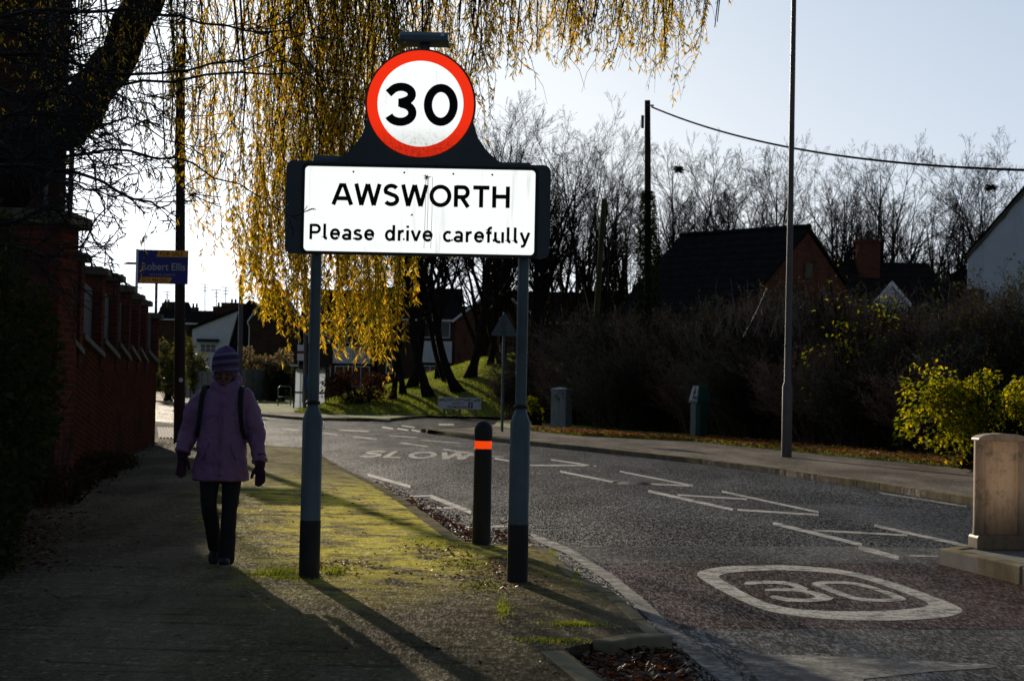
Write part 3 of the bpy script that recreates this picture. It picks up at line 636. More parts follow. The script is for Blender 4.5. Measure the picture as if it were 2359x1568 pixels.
# rivets and bird mess
for x, y in ((817, 400), (933, 402), (1045, 405), (1134, 407), (818, 552), (932, 554), (1042, 556), (1137, 558)):
    mb = MB(); X, Z = P2(x, y); mb.ell((X, yb - .010, Z), (.0075, .004, .0075), 8, 5); mb.build('rivet', M['galv'], sg)
mb = MB(); X, Z = P2(986, 412); r_ = random.Random(3)
for i in range(26):
    a = r_.uniform(0, 6.28); l = r_.uniform(.006, .032); mb.tube([(X, yb - .0128, Z), (X + l * math.cos(a), yb - .0128, Z + l * math.sin(a) * .8)], .0016, 4)
for dx, l in ((-.012, .50), (.006, .42), (.035, .50), (.0, .12)): mb.tube([(X + dx, yb - .0125, Z), (X + dx + .002, yb - .0125, Z - l * .5), (X + dx - .002, yb - .0125, max(wz0 + .01, Z - l))], .0014, 4)
x2, z2 = P2(950, 498)
for i in range(8): a = r_.uniform(0, 6.28); mb.tube([(x2, yb - .0128, z2), (x2 + .01 * math.cos(a), yb - .0128, z2 + .01 * math.sin(a))], .002, 4)
mb.build('bird_mess', simple('dried bird mess', (.16, .16, .10), .9), sg)
# rolled ends of the cross rails above the board, lamp on top
for xa, xb, yy in ((724, 792, 364), (1150, 1222, 380)):
    mb = MB(); (X0, Z0), (X1, _) = P2(xa, yy), P2(xb, yy); mb.box(((X0 + X1) / 2, yb + .055, Z0 - .014), (X1 - X0, .07, .05)); o = mb.build('cross_rail', M['galv'], sg); bevel(o, .012, 3)
mb = MB(); (X0, Z1), (X1, Z0) = P2(921, 76), P2(1033, 104); h = Z1 - Z0
mb.prism([(-.10, Z0), (.12, Z0), (.12, Z0 + .02), (.10, Z1 - .012), (.06, Z1), (-.05, Z1), (-.085, Z1 - .03), (-.10, Z0 + .02)], X0 + .004, X1 - .004, 'X'); lp = mb.build('sign_lamp', M['galv'], sg); bevel(lp, .006)
mb = MB(); mb.box(((X0 + X1) / 2, 0, Z0 + .008), (X1 - X0 + .006, .23, .018)); bevel(mb.build('rim', M['signback'], lp), .004)
mb = MB(); xa, za = P2(1020, 86); mb.box((xa, -.098, za), (.022, .006, .024)); mb.build('sensor_window', M['white'], lp)
mb = MB(); xa, za = P2(978, 104); zb_ = P2(978, 130)[1]; mb.rings([(xa, .0, zb_ - .1, .045, .04), (xa, 0, zb_ - .01, .045, .04), (xa, 0, zb_ + .02, .036, .036), (xa, 0, za + .012, .038, .038)], 20); autosmooth(mb.build('lamp_bracket', M['galv'], sg, True))
mb = MB(); (X0, Z1), (X1, Z0) = P2(944, 128), P2(1036, 150); mb.box(((X0 + X1) / 2, .03, (Z0 + Z1) / 2), (X1 - X0, .10, Z1 - Z0)); bevel(mb.build('rear_rail', M['galv'], sg), .012, 3)
mb = MB(); xa, za = P2(764, 590); mb.tube([(xa, yb + .02, za + .02), (xa, yb + .02, za - .035)], .009, 8); mb.build('cable_end', M['conc'], sg)

# SLOW painted on the near lane
a_, b_2, c_2 = G(820, 1052, ZR), G(1085, 1054, ZR), G(830, 1037, ZR)
ang_ = math.atan2(b_2.y - a_.y, b_2.x - a_.x); wn_ = sum(GL[c][0] + .12 for c in 'SLOW') - .12; o = letters('SLOW', M['markold'], None, 0, wn_, 0, 1.0, 0, w=.20, track=.12, name='slow_marking'); kx_ = (b_2.x - a_.x) / wn_; ky_ = c_2.y - a_.y
for v in o.data.vertices: v.co = Vector((a_.x + v.co.x * kx_, a_.y + v.co.z * ky_ - .1 * v.co.x, ZR + .005 - v.co.y * 4))
o['kind'] = 'structure'

# ================================================================== BOLLARDS
b = G(1108, 1253); bl = empty('bollard', b, 0, 'round black plastic bollard with an orange reflective band with added flash glow on the kerb corner', 'bollard')
hh = 1.06; mb = MB(); mb.rings([(0, 0, -.06, .080, .080), (0, 0, .02, .080, .080), (0, 0, .81, .0755, .0755), (0, 0, .815, .071, .071), (0, 0, .90, .071, .071)], 32); autosmooth(mb.build('shaft', M['black'], bl, True))
mb = MB(); prof = [(0, 0, .895, .078, .078), (0, 0, .98, .079, .079)] + [(0, 0, .98 + .088 * math.sin(R(a)), .079 * math.cos(R(a)), .079 * math.cos(R(a))) for a in range(10, 90, 11)]
mb.rings(prof, 32); autosmooth(mb.build('cap', M['black'], bl, True), 50)
mb = MB(); mb.rings([(0, 0, .822, .0735, .0735), (0, 0, .890, .0735, .0735)], 32); M['band'] = emis('orange reflective band with added flash glow', (1, .06, .003), .85, (.4, .04, .01), lambda m: m.mix(m.smooth(m.noise(30, 4), .62, .7), (1, .065, .004), (.25, .01, 0)))  # emission put into the band stands in for flash light it throws back
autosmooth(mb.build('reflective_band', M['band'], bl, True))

kb = empty('illuminated_bollard', G(2300, 1264, .03), R(6), 'grimy cream keep left bollard standing on the kerbed traffic island', 'traffic bollard')
g = NT('grimy cream plastic'); x = g.xyz(); st = g.noise(3, 7, .75, g.stretch(5, 5, .8)); c = g.mix(g.math('MULTIPLY', g.smooth(st, .42, .70), .6), (.80, .66, .50), (.36, .28, .18)); c = g.mix(g.math('MULTIPLY', g.smooth(g.noise(7, 6, .8), .5, .7), .6), c, (.12, .09, .05))
c = g.mix(g.math('MULTIPLY', g.math('SUBTRACT', 1, g.smooth(x[2], .1, .55)), .7), c, (.12, .08, .04)); g.col(c); g.rough(.5, .4); g.bump(g.noise(8, 3), .2, .01); _tr = g.node('ShaderNodeBsdfTranslucent'); g.link(c, _tr.inputs[0]); _mx = g.node('ShaderNodeMixShader'); _mx.inputs[0].default_value = .4; g.link(g.bsdf.outputs[0], _mx.inputs[1]); g.link(_tr.outputs[0], _mx.inputs[2]); g.link(_mx.outputs[0], g.out.inputs[0]); M['keepleft'] = g.m
W2 = .235
mb = MB(); mb.prism([(-W2, 0), (W2, 0), (W2, .11), (W2 - .02, .13), (-W2 + .02, .13), (-W2, .11)], -.12, .12, 'Y'); bevel(mb.build('base', M['keepleft'], kb), .02, 3)
mb = MB(); mb.prism([(-W2 + .09, .12), (W2 - .09, .12), (W2 - .09, .945), (-W2 + .09, .945)], -.055, .07, 'Y'); bevel(mb.build('sign_face', M['keepleft'], kb), .012, 2)
for sgn in (-1, 1):
    mb = MB(); X = sgn * (W2 - .052); mb.rings([(X, 0, .125, .050, .085), (X, 0, .20, .046, .08), (X, 0, .5, .045, .08), (X, 0, .952, .046, .08)], 20); autosmooth(mb.build('side_rib', M['keepleft'], kb, True), 50)
mb = MB(); rs = [(-W2 + .005, .94), (W2 - .005, .94), (W2 - .005, .965), (W2 - .05, .99), (W2 - .12, 1.004), (0, 1.01), (-W2 + .12, 1.004), (-W2 + .05, .99), (-W2 + .005, .965)]
mb.prism(rs, -.10, .10, 'Y'); bevel(mb.build('top_cap', M['keepleft'], kb), .015, 3)
mb = MB()
for i in range(36):
    a0, a1 = 2 * math.pi * i / 36, 2 * math.pi * (i + 1) / 36; mb.tube([(.125 * math.cos(a0), -.0565, .70 + .16 * math.sin(a0)), (.125 * math.cos(a1), -.0565, .70 + .16 * math.sin(a1))], .0016, 4)


# ================================================================== LAMP COLUMN
p = G(1811, 1051, .012 - .004); lc = empty('lamp_column', p, 0, 'tall grey steel lamp column on the far pavement, rising out of the photo', 'street lamp')
mb = MB(); mb.rings([(0, 0, -.05, .108, .108), (0, 0, 1.46, .108, .108), (0, 0, 1.56, .075, .075), (0, 0, 3.0, .070, .070), (0, 0, 6, .058, .058), (0, 0, 10.6, .048, .048)], 24)
cs = mb.build('column', M['column'], lc, True); autosmooth(cs, 25)
mb = MB(); mb.box((0, -.108, .75), (.10, .012, .5)); bevel(mb.build('access_door', M['column'], lc), .004)
mb = MB(); mb.rings([(0, 0, 2.28, .079, .079), (0, 0, 2.33, .079, .079)], 24); autosmooth(mb.build('strap', M['galv'], lc, True))
mb = MB(); mb.tube([(0, 0, 10.5), (0, -.1, 10.8), (-.2, -.6, 11.0), (-.3, -1.2, 11.0)], .035, 10); arm = mb.build('arm', M['column'], lc, True)
mb = MB(); mb.ell((-.33, -1.5, 11.0), (.12, .34, .09), 16, 8); mb.build('lantern', M['column'], arm, True)

# ================================================================== LITTER BIN
p = G(1610, 1012, .01); lb = empty('litter_bin', p, R(28), 'dark green litter bin with a sloping hood in front of the dark bushes', 'litter bin')
M['bingreen'] = simple('dark green plastic', (.012, .060, .050), .45, .25, 4, .1, 40)
w_ = .21
mb = MB(); mb.prism([(-w_, -w_ * .6), (-w_ * .6, -w_), (w_ * .6, -w_), (w_, -w_ * .6), (w_, w_ * .6), (w_ * .6, w_), (-w_ * .6, w_), (-w_, w_ * .6)], -.02, .98); bevel(mb.build('body', M['bingreen'], lb), .008)
mb = MB(); b0 = [(-w_ - .012, -w_ - .012), (w_ + .012, -w_ - .012), (w_ + .012, w_ + .012), (-w_ - .012, w_ + .012)]; b1 = [(-.13, -.16), (.15, -.16), (.15, .16), (-.13, .16)]
mb.add([(x, y, .985) for x, y in b0] + [(x, y, 1.04) for x, y in b0] + [(x, y, 1.46) for x, y in b1], [(3, 2, 1, 0), (0, 1, 5, 4), (1, 2, 6, 5), (2, 3, 7, 6), (3, 0, 4, 7), (4, 5, 9, 8), (5, 6, 10, 9), (6, 7, 11, 10), (7, 4, 8, 11), (8, 9, 10, 11)])
hood = mb.build('hood', M['bingreen'], lb); bevel(hood, .01)
q0, q1 = Vector((-w_ - .012, 0, 1.04)), Vector((-.13, 0, 1.46)); nrm = Vector((-(1.46 - 1.04), 0, -.13 + w_ + .012)); nrm = Vector((-.42, 0, .092)).normalized()
def hp(t, y): return q0.lerp(q1, t) + Vector((0, y, 0)) + nrm * .004
mb = MB(); mb.add([hp(.06, -.17), hp(.06, .17), hp(.95, .13), hp(.95, -.13)], [(0, 1, 2, 3)]); mb.build('notice', simple('pale bin notice', (.30, .31, .33), .4, .15, 8, 0), hood)
mb = MB()   # tidy-man pictogram
def hq(t, y): return hp(t, y) + nrm * .004
def hl(a, b, r=.012): mb.tube([hq(*a), hq(*b)], r, 5)
hl((.80, .0), (.80, .005), .03); hl((.70, 0), (.42, .01), .022); hl((.42, .01), (.12, .05)); hl((.42, .01), (.12, -.04)); hl((.68, 0), (.55, -.08)); hl((.68, 0), (.50, .06)); hl((.30, -.10), (.12, -.10), .03)
mb.build('litter_pictogram', M['black'], hood)

# ================================================================== CABINET
p = G(1292, 985, .0); cb = empty('utility_cabinet', p, R(-32), 'pale grey metal utility cabinet among fallen leaves at the back of the far pavement', 'utility cabinet')
M['cab'] = simple('pale grey cabinet paint', (.30, .33, .38), .5, .2, 3, .1, 30, dirt=(.09, .10, .09))
mb = MB(); mb.box((0, 0, .62), (.58, .42, 1.26)); bevel(mb.build('body', M['cab'], cb), .01)
mb = MB(); mb.add([(-.31, -.23, 1.25), (.31, -.23, 1.25), (.31, .23, 1.25), (-.31, .23, 1.25), (-.31, -.23, 1.29), (.31, -.23, 1.29), (.31, .23, 1.29), (-.31, .23, 1.29), (-.1, 0, 1.35), (.1, 0, 1.35)],
   [(3, 2, 1, 0), (0, 1, 5, 4), (1, 2, 6, 5), (2, 3, 7, 6), (3, 0, 4, 7), (4, 5, 9, 8), (5, 6, 9), (6, 7, 8, 9), (7, 4, 8)]); bevel(mb.build('lid', M['cab'], cb), .006)
for s_ in (-1, 1):
    mb = MB(); mb.box((s_ * .143, -.214, .62), (.272, .012, 1.16)); d_ = mb.build('door', M['cab'], cb); bevel(d_, .004)
    mb = MB(); mb.box((s_ * .04, -.225, .95), (.02, .014, .10)); mb.build('handle', M['black'], d_)

# ================================================================== WARNING SIGN (seen from behind)
p = G(1156, 993, 0); H_ = 3.62; ws = empty('warning_sign', p, 0, 'triangular warning sign seen from behind on a thin grey post', 'road sign')
mb = MB(); mb.rings([(0, 0, -.05, .042, .042), (0, 0, H_ - .05, .038, .038)], 16); autosmooth(mb.build('post', M['galv'], ws, True))
tri = [(-.41, H_ - .76), (.41, H_ - .76), (.0, H_ - .02)]
def round_poly(p, r=.05, n=4):
    out = []
    for i in range(len(p)):
        a, b_, c = Vector(p[i - 1]), Vector(p[i]), Vector(p[(i + 1) % len(p)]); u, v = (a - b_).normalized() * r * 1.6, (c - b_).normalized() * r * 1.6
        for k in range(n + 1): t = k / n; out.append(tuple((b_ + u) * (1 - t) ** 2 + b_ * 2 * t * (1 - t) + (b_ + v) * t * t))
    return out
mb = MB(); mb.prism(round_poly(tri)[::-1], .045, .055, 'Y'); mb.build('plate', simple('grey green plate back', (.10, .15, .16), .45, .15, 3, 0), ws)
mb = MB()
for zz_, hw in ((H_ - .66, .33), (H_ - .30, .13)): mb.box((0, .035, zz_), (hw * 2, .02, .04))
mb.build('stiffener', M['galv'], ws)

# ================================================================== STREET NAME PLATE
p = D(1058, 958, 80.2); p.z = 0; sp = empty('street_name_sign', p, 0, 'low white street name plate on three short posts at the foot of the grass bank', 'street sign')
k_ = p.y / FPX; z0, z1 = .28, .82; hw = 1.03
z0 = (958 - 942) * k_; z1 = (958 - 915) * k_; hw = 49.5 * k_
mb = MB(); mb.box((0, 0, (z0 + z1) / 2), (2 * hw, .025, z1 - z0)); M['plate'] = simple('white name plate', (.78, .80, .84), .5, .06, 2, 0); bevel(mb.build('plate', M['plate'], sp), .01)
for X in (-.72 * hw, 0.0, .76 * hw):
    mb = MB(); mb.box((X, .04, (z1 + .03) / 2 - .03), (.085, .05, z1 + .05)); mb.build('post', M['conc'], sp)
yy = -.017; hz = z1 - z0
write("BARLOW'S COTTAGES LANE", M['ink'], sp, -hw * .95, hw * .95, z0 + hz * .66, z0 + hz * .93, yy, .012)
write("LEADING TO", M['ink'], sp, -hw * .36, hw * .24, z0 + hz * .42, z0 + hz * .56, yy, .012)
write("THE MEADOWS", M['ink'], sp, -hw * .58, hw * .35, z0 + hz * .09, z0 + hz * .30, yy, .012)
mb = MB(); mb.box((hw * .50, -.014, z0 + hz * .35), (hw * .22, .004, hz * .50)); ns = mb.build('no_through_road_symbol', simple('blue sign colour', (.02, .06, .30), .5, .1, 3, 0), sp)
mb = MB(); mb.box((hw * .50, -.018, z0 + hz * .29), (hw * .045, .003, hz * .34)); mb.box((hw * .50, -.0185, z0 + hz * .46), (hw * .13, .003, hz * .07)); mb.build('white_stem', M['white'], ns)
mb = MB(); mb.box((hw * .50, -.021, z0 + hz * .52), (hw * .15, .003, hz * .08)); mb.build('red_bar', simple('red bar', (.5, .03, .03), .5, .1, 3, 0), ns)

# ================================================================== POLES, BOARD, WIRES
p = G(413, 1021, 0); hp_ = D(417, 103, p.y).z; tp = empty('telegraph_pole', p, 0, 'dark wooden telegraph pole at the end of the brick wall beside the crossing', 'telegraph pole')
dx = D(417, 103, p.y).x - p.x
mb = MB(); mb.tube([(0, 0, -.1), (dx * .5, 0, hp_ / 2), (dx, 0, hp_)], [.125, .105, .085], 16); autosmooth(mb.build('pole', M['pole'], tp, True))
mb = MB(); mb.tube([(dx - .02, -.12, hp_ - .55), (dx + .1, -.13, hp_ - .5), (dx + .14, -.12, hp_ - .48)], .02, 6); mb.box((dx, -.10, hp_ - .58), (.36, .03, .05)); mb.build('bracket', M['galv'], tp)
mb = MB(); mb.ell((.02, -.118, 1.35), (.045, .01, .05), 8, 6); mb.build('paper_scrap', M['white'], tp)
# estate agent's board
Yb = p.y - .4; 
def PB(x, y): q = D(x, y, Yb); return q.x, q.z
(X0, Z1), (X1, Z0) = PB(319, 575), PB(432, 655); eb = empty('estate_agent_board', ((X0 + X1) / 2, Yb, 0), 0, 'blue and orange estate agent board on a white post beside the telegraph pole', 'sign board')
hw = (X1 - X0) / 2; hz = Z1 - Z0; M['navy'] = simple('navy board', (.03, .03, .22), .5, .1, 2, 0); M['orange'] = simple('orange board panel', (.95, .38, .03), .5, .1, 3, 0)
mb = MB(); mb.box((0, 0, (Z0 + Z1) / 2), (2 * hw, .03, hz)); mb.build('panel', M['navy'], eb)
mb = MB(); mb.box((-hw - .022, 0, (Z0 + Z1) / 2 - .14), (.05, .05, hz + .30)); mb.build('post_top', M['white'], eb)
mb = MB(); mb.box((-hw - .022, 0, (Z0 - .28) / 2), (.05, .05, Z0 - .28)); mb.build('post', M['white'], eb)
for xa, xb, sk, za, zb2 in ((-.18, 1.0, .1, .80, .985), (-.86, .28, .1, .03, .19)):
    mb = MB(); mb.add([((xa - sk) * hw, -.018, Z0 + za * hz), (xb * hw, -.018, Z0 + za * hz), ((xb + (0 if xb == 1 else sk)) * hw, -.018, Z0 + zb2 * hz), (xa * hw, -.018, Z0 + zb2 * hz)], [(0, 1, 2, 3)]); mb.build('orange_panel', M['orange'], eb)
M['silver'] = simple('silver lettering', (.45, .45, .47), .5, .05, 2, 0)
write('Robert Ellis', M['silver'], eb, -hw * .84, hw * .90, Z0 + hz * .40, Z0 + hz * .62, -.02, .01)
write('ESTATE AGENTS', M['silver'], eb, -hw * .5, hw * .5, Z0 + hz * .24, Z0 + hz * .29, -.02, .0)
write('FOR SALE', M['ink'], eb, -hw * .12, hw * .8, Z0 + hz * .83, Z0 + hz * .955, -.022, .0)
write('0115 946 0042', M['ink'], eb, -hw * .8, hw * .2, Z0 + hz * .06, Z0 + hz * .16, -.022, .0)
# ivy-clad pole with the overhead wire
Yp = 62.0; a, bt = D(1491, 232, Yp), D(1497, 760, Yp); ip = empty('ivy_clad_pole', (bt.x, Yp, 0), 0, 'telegraph pole with ivy climbing its lower half among the bushes', 'telegraph pole')
mb = MB(); mb.tube([(0, 0, -.1), (a.x - bt.x, 0, a.z)], [.15, .095], 14); autosmooth(mb.build('pole', M['pole'], ip, True))
mb = MB(); mb.tube([(a.x - bt.x - .16, -.1, a.z - .52), (a.x - bt.x - .16, -.1, a.z - .95)], .05, 8); mb.build('terminal_box', M['galv'], ip); mb = MB(); mb.box((a.x - bt.x + .1, -.1, a.z - .18), (.22, .05, .05)); mb.build('bracket', M['galv'], ip)
mb = MB(); r_ = random.Random(5)
for i in range(5200):
    z = r_.uniform(.4, 1) ** 1.2 * (D(0, 440, Yp).z); z = r_.uniform(.2, D(1497, 440, Yp).z); t = z / D(1497, 440, Yp).z
    wd = (.16 + .34 * (1 - t) ** .7 + .07 * noise.noise(Vector((z * 1.3, 3, 0)))) * (1 + (.9 if t < .3 else 0) * (1 - t / .3)); aa = r_.uniform(0, 6.283); rr = wd * r_.uniform(.6, 1.1)
    mb.leaf(Vector((rr * math.cos(aa) + (a.x - bt.x) * z / a.z, rr * math.sin(aa), z)), Vector((math.cos(aa), math.sin(aa), r_.uniform(-1, .3))), Vector((0, 0, 1)), r_.uniform(.08, .15), r_.uniform(.07, .12))
mb.build('ivy', M['ivy'], ip)
w0 = D(1501, 247, Yp); w1 = D(2358, 392, 34.0); 
mb = MB(); pts = []
for i in range(45):
    t = i / 32; q = w0.lerp(w1, t); q.z -= 4 * .44 * t * (1 - t); pts.append(q)
mb.tube(pts, .028, 6); tag(mb.build('overhead_cable', M['steelblack']), 'black cable sagging from the ivy-clad pole to the right edge', 'cable')
def pole_obj(name, x0, y0, x1, y1, Y, r, mat, label, cat, group=None):
    a, b_ = D(x0, y0, Y), D(x1, y1, Y); e = empty(name, (b_.x, Y, 0), 0, label, cat, group)
    mb = MB(); mb.tube([(0 - (a.x - b_.x) * b_.z / max(.1, a.z - b_.z), 0, -.1), (a.x - b_.x, 0, a.z)], [r * 1.15, r * .9], 12); autosmooth(mb.build('pole', mat, e, True)); return e, a - Vector((b_.x, Y, 0))
pole_obj('mossy_post', 1391, 458, 1370, 780, 66, .10, M['polegreen'], 'leaning moss-green wooden post beside the ivy-clad pole', 'post')
e, t = pole_obj('grey_post', 556, 636, 552, 870, 78, .10, M['column'], 'grey post rising behind the woman in the knitted hat', 'post')
mb = MB(); q = D(546, 864, 78) - Vector(e.location); mb.box((q.x, -.05, q.z + 0), (.35, .3, .9)); bevel(mb.build('control_box', M['column'], e), .02)
e, t = pole_obj('street_lamp', 168, 300, 157, 585, 48, .075, M['column'], 'grey lamp column at the left, between the tall brick house and the wall', 'street lamp', None)
mb = MB(); mb.tube([t, t + Vector((.05, -.1, .5)), t + Vector((.35, -.6, .7))], .05, 8); mb.ell(t + Vector((.5, -.8, .7)), (.12, .3, .08), 12, 8); mb.build('lantern_arm', M['column'], e, True)
e, t = pole_obj('street_lamp', 361, 608, 359, 720, 110, .09, M['column'], 'distant street lamp whose lantern shows left of the estate agent board', 'street lamp', None)
mb = MB(); q = D(290, 607, 110) - Vector(e.location); mb.tube([t, t + Vector((-.6, -.1, .15)), q + Vector((.5, 0, .05))], .04, 8); mb.rings([(q.x + .25, 0, q.z - .05, .32, .12), (q.x + .25, 0, q.z + .03, .40, .14), (q.x + .25, 0, q.z + .09, .2, .08)], 12); mb.build('lantern', M['column'], e, True)

# ================================================================== BUS SHELTER + STOP
Ys = 88.0; kk = Ys / FPX
s0 = D(676, 944, Ys); sh = empty('bus_shelter', (s0.x, Ys, 0), 0, 'small glass bus shelter with a flat dark roof beside the grass bank', 'bus shelter')
def SX(x): return D(x, 944, Ys).x - s0.x
def SZ(y): return D(710, y, Ys).z
zr = SZ(845)
mb = MB(); mb.prism([(SX(667), zr - .02), (SX(755), zr - .02), (SX(757), zr + .10), (SX(700), zr + .14), (SX(667), zr + .06)], -.2, 1.3, 'Y'); mb.build('roof', M['black'], sh)
mb = MB(); mb.box(((SX(667) + SX(686)) / 2, -.22, zr + .06), (SX(686) - SX(667), .05, .08), M=None); mb.build('roof_edge', M['white'], sh)
for X, Y_ in ((SX(676), 0), (SX(698), 0), (SX(731), 0), (SX(750), 0), (SX(676), 1.1), (SX(750), 1.1)):
    mb = MB(); mb.box((X, Y_, zr / 2), (.06, .06, zr)); mb.build('frame_post', M['black'], sh)
for xa, xb in ((677, 697), (732, 749)):
    for ya, yb_ in ((850, 902), (906, 940)):
        mb = MB(); mb.box(((SX(xa) + SX(xb)) / 2, 0, (SZ(ya) + SZ(yb_)) / 2), (SX(xb) - SX(xa) - .08, .02, SZ(ya) - SZ(yb_))); mb.build('glass_panel', M['sheltglass'], sh)
    mb = MB(); mb.box(((SX(xa) + SX(xb)) / 2, -.005, SZ(904)), (SX(xb) - SX(xa) - .05, .05, .05)); mb.build('rail', M['black'], sh)
e, t = pole_obj('bus_stop_pole', 704, 560, 702, 950, 84, .065, M['column'], 'grey bus stop pole with a white and red flag, in front of the shelter', 'bus stop')
mb = MB(); q = D(685, 812, 84) - Vector(e.location); mb.box((-.22, -.03, q.z), (.36, .02, .72)); fl_ = mb.build('flag', M['plate'], e)
mb = MB(); mb.box((-.22, -.045, q.z + .02), (.36, .006, .12)); mb.build('red_stripe', simple('red stripe', (.35, .03, .04), .5), fl_)
mb = MB(); q = D(690, 880, 84) - Vector(e.location); mb.box((.05, -.09, q.z), (.24, .02, .5)); mb.build('timetable', simple('blue timetable', (.03, .09, .28), .5), e)
# guard rail
a, b_ = G(640, 938, 0), G(675, 938, 0); rl = empty('guard_rail', a, 0, 'thin dark tubular guard rail between the fence and the bus shelter', 'railing')
mb = MB(); Lr = b_.x - a.x; h = 1.1
mb.tube([(0, 0, 0), (0, 0, h - .08), (.08, 0, h), (Lr - .08, 0, h), (Lr, 0, h - .08), (Lr, 0, 0)], .03, 8); mb.build('hoop', M['galv'], rl, True)
mb = MB(); mb.tube([(0, 0, h * .5), (Lr, 0, h * .5)], .02, 8); mb.build('mid_rail', M['galv'], rl, True)
# ================================================================== BRICK WALL
W0 = Vector((-5.2, 20.5, 0)); WD = (Vector((-7.45, 38.8, 0)) - W0); WL = WD.length; WU = WD.normalized(); WN = Vector((-WU.y, WU.x, 0))   # WN points away from the path? (left)
WA = math.atan2(WU.y, WU.x)
wl = empty('brick_wall', W0, 0, 'dark red brick wall with capped piers and stepped sloping copings along the path', 'wall')
def wp(s, t, z): q = WU * s + WN * t; return Vector((q.x, q.y, z))
dist = [ (22.0), (24.2), (27.0), (29.5), (31.75), (33.8), (35.7), (38.9)]
ss = [(Y - 20.5) / (WD.y) * WL for Y in dist]
# lower wall: saw-tooth top following each sloping coping
mb = MB(); prev = 0.2
for i, s1 in enumerate([ss[0] + .1] + ss[1:]):
    s0 = prev; prev = s1
    if i == 0: zz0 = zz1 = 2.2
    else: zz0, zz1 = 1.87, 1.65
    P = [wp(s0, 0, -.1), wp(s1, 0, -.1), wp(s1, 0, zz1), wp(s0, 0, zz0)]; Q = [p + WN * .33 for p in P]
    mb.add(P + Q, [(0, 1, 2, 3), (7, 6, 5, 4), (3, 2, 6, 7), (0, 3, 7, 4), (1, 5, 6, 2)])
mb.build('wall', M['brickwall'], wl)
for i in range(7):
    s0, s1 = ss[i] + (.12 if i else .3), ss[i + 1] + .10
    mb = MB(); P = [wp(s0, -.06, 1.87), wp(s1, -.06, 1.655), wp(s1, -.06, 1.735), wp(s0, -.06, 1.95)]; Q = [p + WN * .45 for p in P]
    mb.add(P + Q, [(0, 1, 2, 3), (7, 6, 5, 4), (3, 2, 6, 7), (0, 4, 5, 1), (0, 3, 7, 4), (1, 5, 6, 2)]); bevel(mb.build('coping', M['cope'], wl), .012)
    # dark boarded panel between piers with a ragged top trim
    mb = MB(); P = [wp(s0, .10, 1.85), wp(s1, .10, 1.65), wp(s1, .10, 2.62), wp(s0, .10, 2.72)]; Q = [p + WN * .06 for p in P]
    mb.add(P + Q, [(0, 1, 2, 3), (7, 6, 5, 4), (3, 2, 6, 7), (0, 3, 7, 4), (1, 5, 6, 2)]); mb.build('infill_panel', M['black'], wl)
hts = [3.19, 2.98, 2.95, 3.0, 2.93, 2.89, 2.86, 2.72]
rotm = Matrix.Rotation(WA, 4, 'Z')
for i, (s1, h) in enumerate(zip(ss, hts)):
    wdt = .46 if i < 7 else .5
    q = wp(s1 - .0, .20, 0); mb = MB(); mb.box((q.x, q.y, (h - .10) / 2 + (.75 if i else 0)), (wdt, .44, h - .10 - (1.5 if i else 0)), WA); pr = mb.build('pier', M['brickpier'], wl)
    mb = MB(); mb.box((q.x, q.y, h - .05), (wdt + .16, .60, .10), WA); mb.box((q.x, q.y, h + .015), (wdt - .02, .42, .03), WA); bevel(mb.build('cap', M['cope'], pr), .012)
# return wall at the near end, going left behind the shrubs
rw = empty('gate_pier', (W0.x, W0.y, 0), 0, 'broad brick pier with a thick stone cap at the near left end of the wall', 'wall')
mb = MB(); mb.box((-1.75, .9, 1.52), (3.6, .9, 3.2)); mb.build('pier', M['brickpier'], rw)
mb = MB(); mb.box((-1.68, .9, 3.17), (3.75, 1.06, .14)); mb.box((-1.72, .9, 3.26), (3.4, .8, .04)); bevel(mb.build('cap', M['cope'], rw), .015)

# ================================================================== BUILDINGS
def prt(mb, name, mat, parent, bv=0, **kw):
    o = mb.build(name, mat, parent, **kw); 
    if bv: bevel(o, bv)
    return o
def window(par, x, z, w, h, y, mull=1, trans=0, sgn=-1, fr='white'):
    """window on a wall facing local -Y (sgn=-1); its pane is a sub-part"""
    mb = MB(); t = .07
    for dx in (-w / 2, w / 2): mb.box((x + dx, y + sgn * .02, z), (t, .08, h + t))
    for dz in (-h / 2, h / 2): mb.box((x, y + sgn * .022, z + dz), (w + t, .08, t))
    for i in range(mull): mb.box((x - w / 2 + w * (i + 1) / (mull + 1), y + sgn * .02, z), (.05, .06, h))
    for i in range(trans): mb.box((x, y + sgn * .018, z - h / 2 + h * (i + 1) / (trans + 1)), (w, .06, .045))
    f = mb.build('window', M[fr], par)
    mb = MB(); mb.box((x, y + sgn * .004, z), (w, .02, h)); mb.build('pane', M['glass'], f); return f
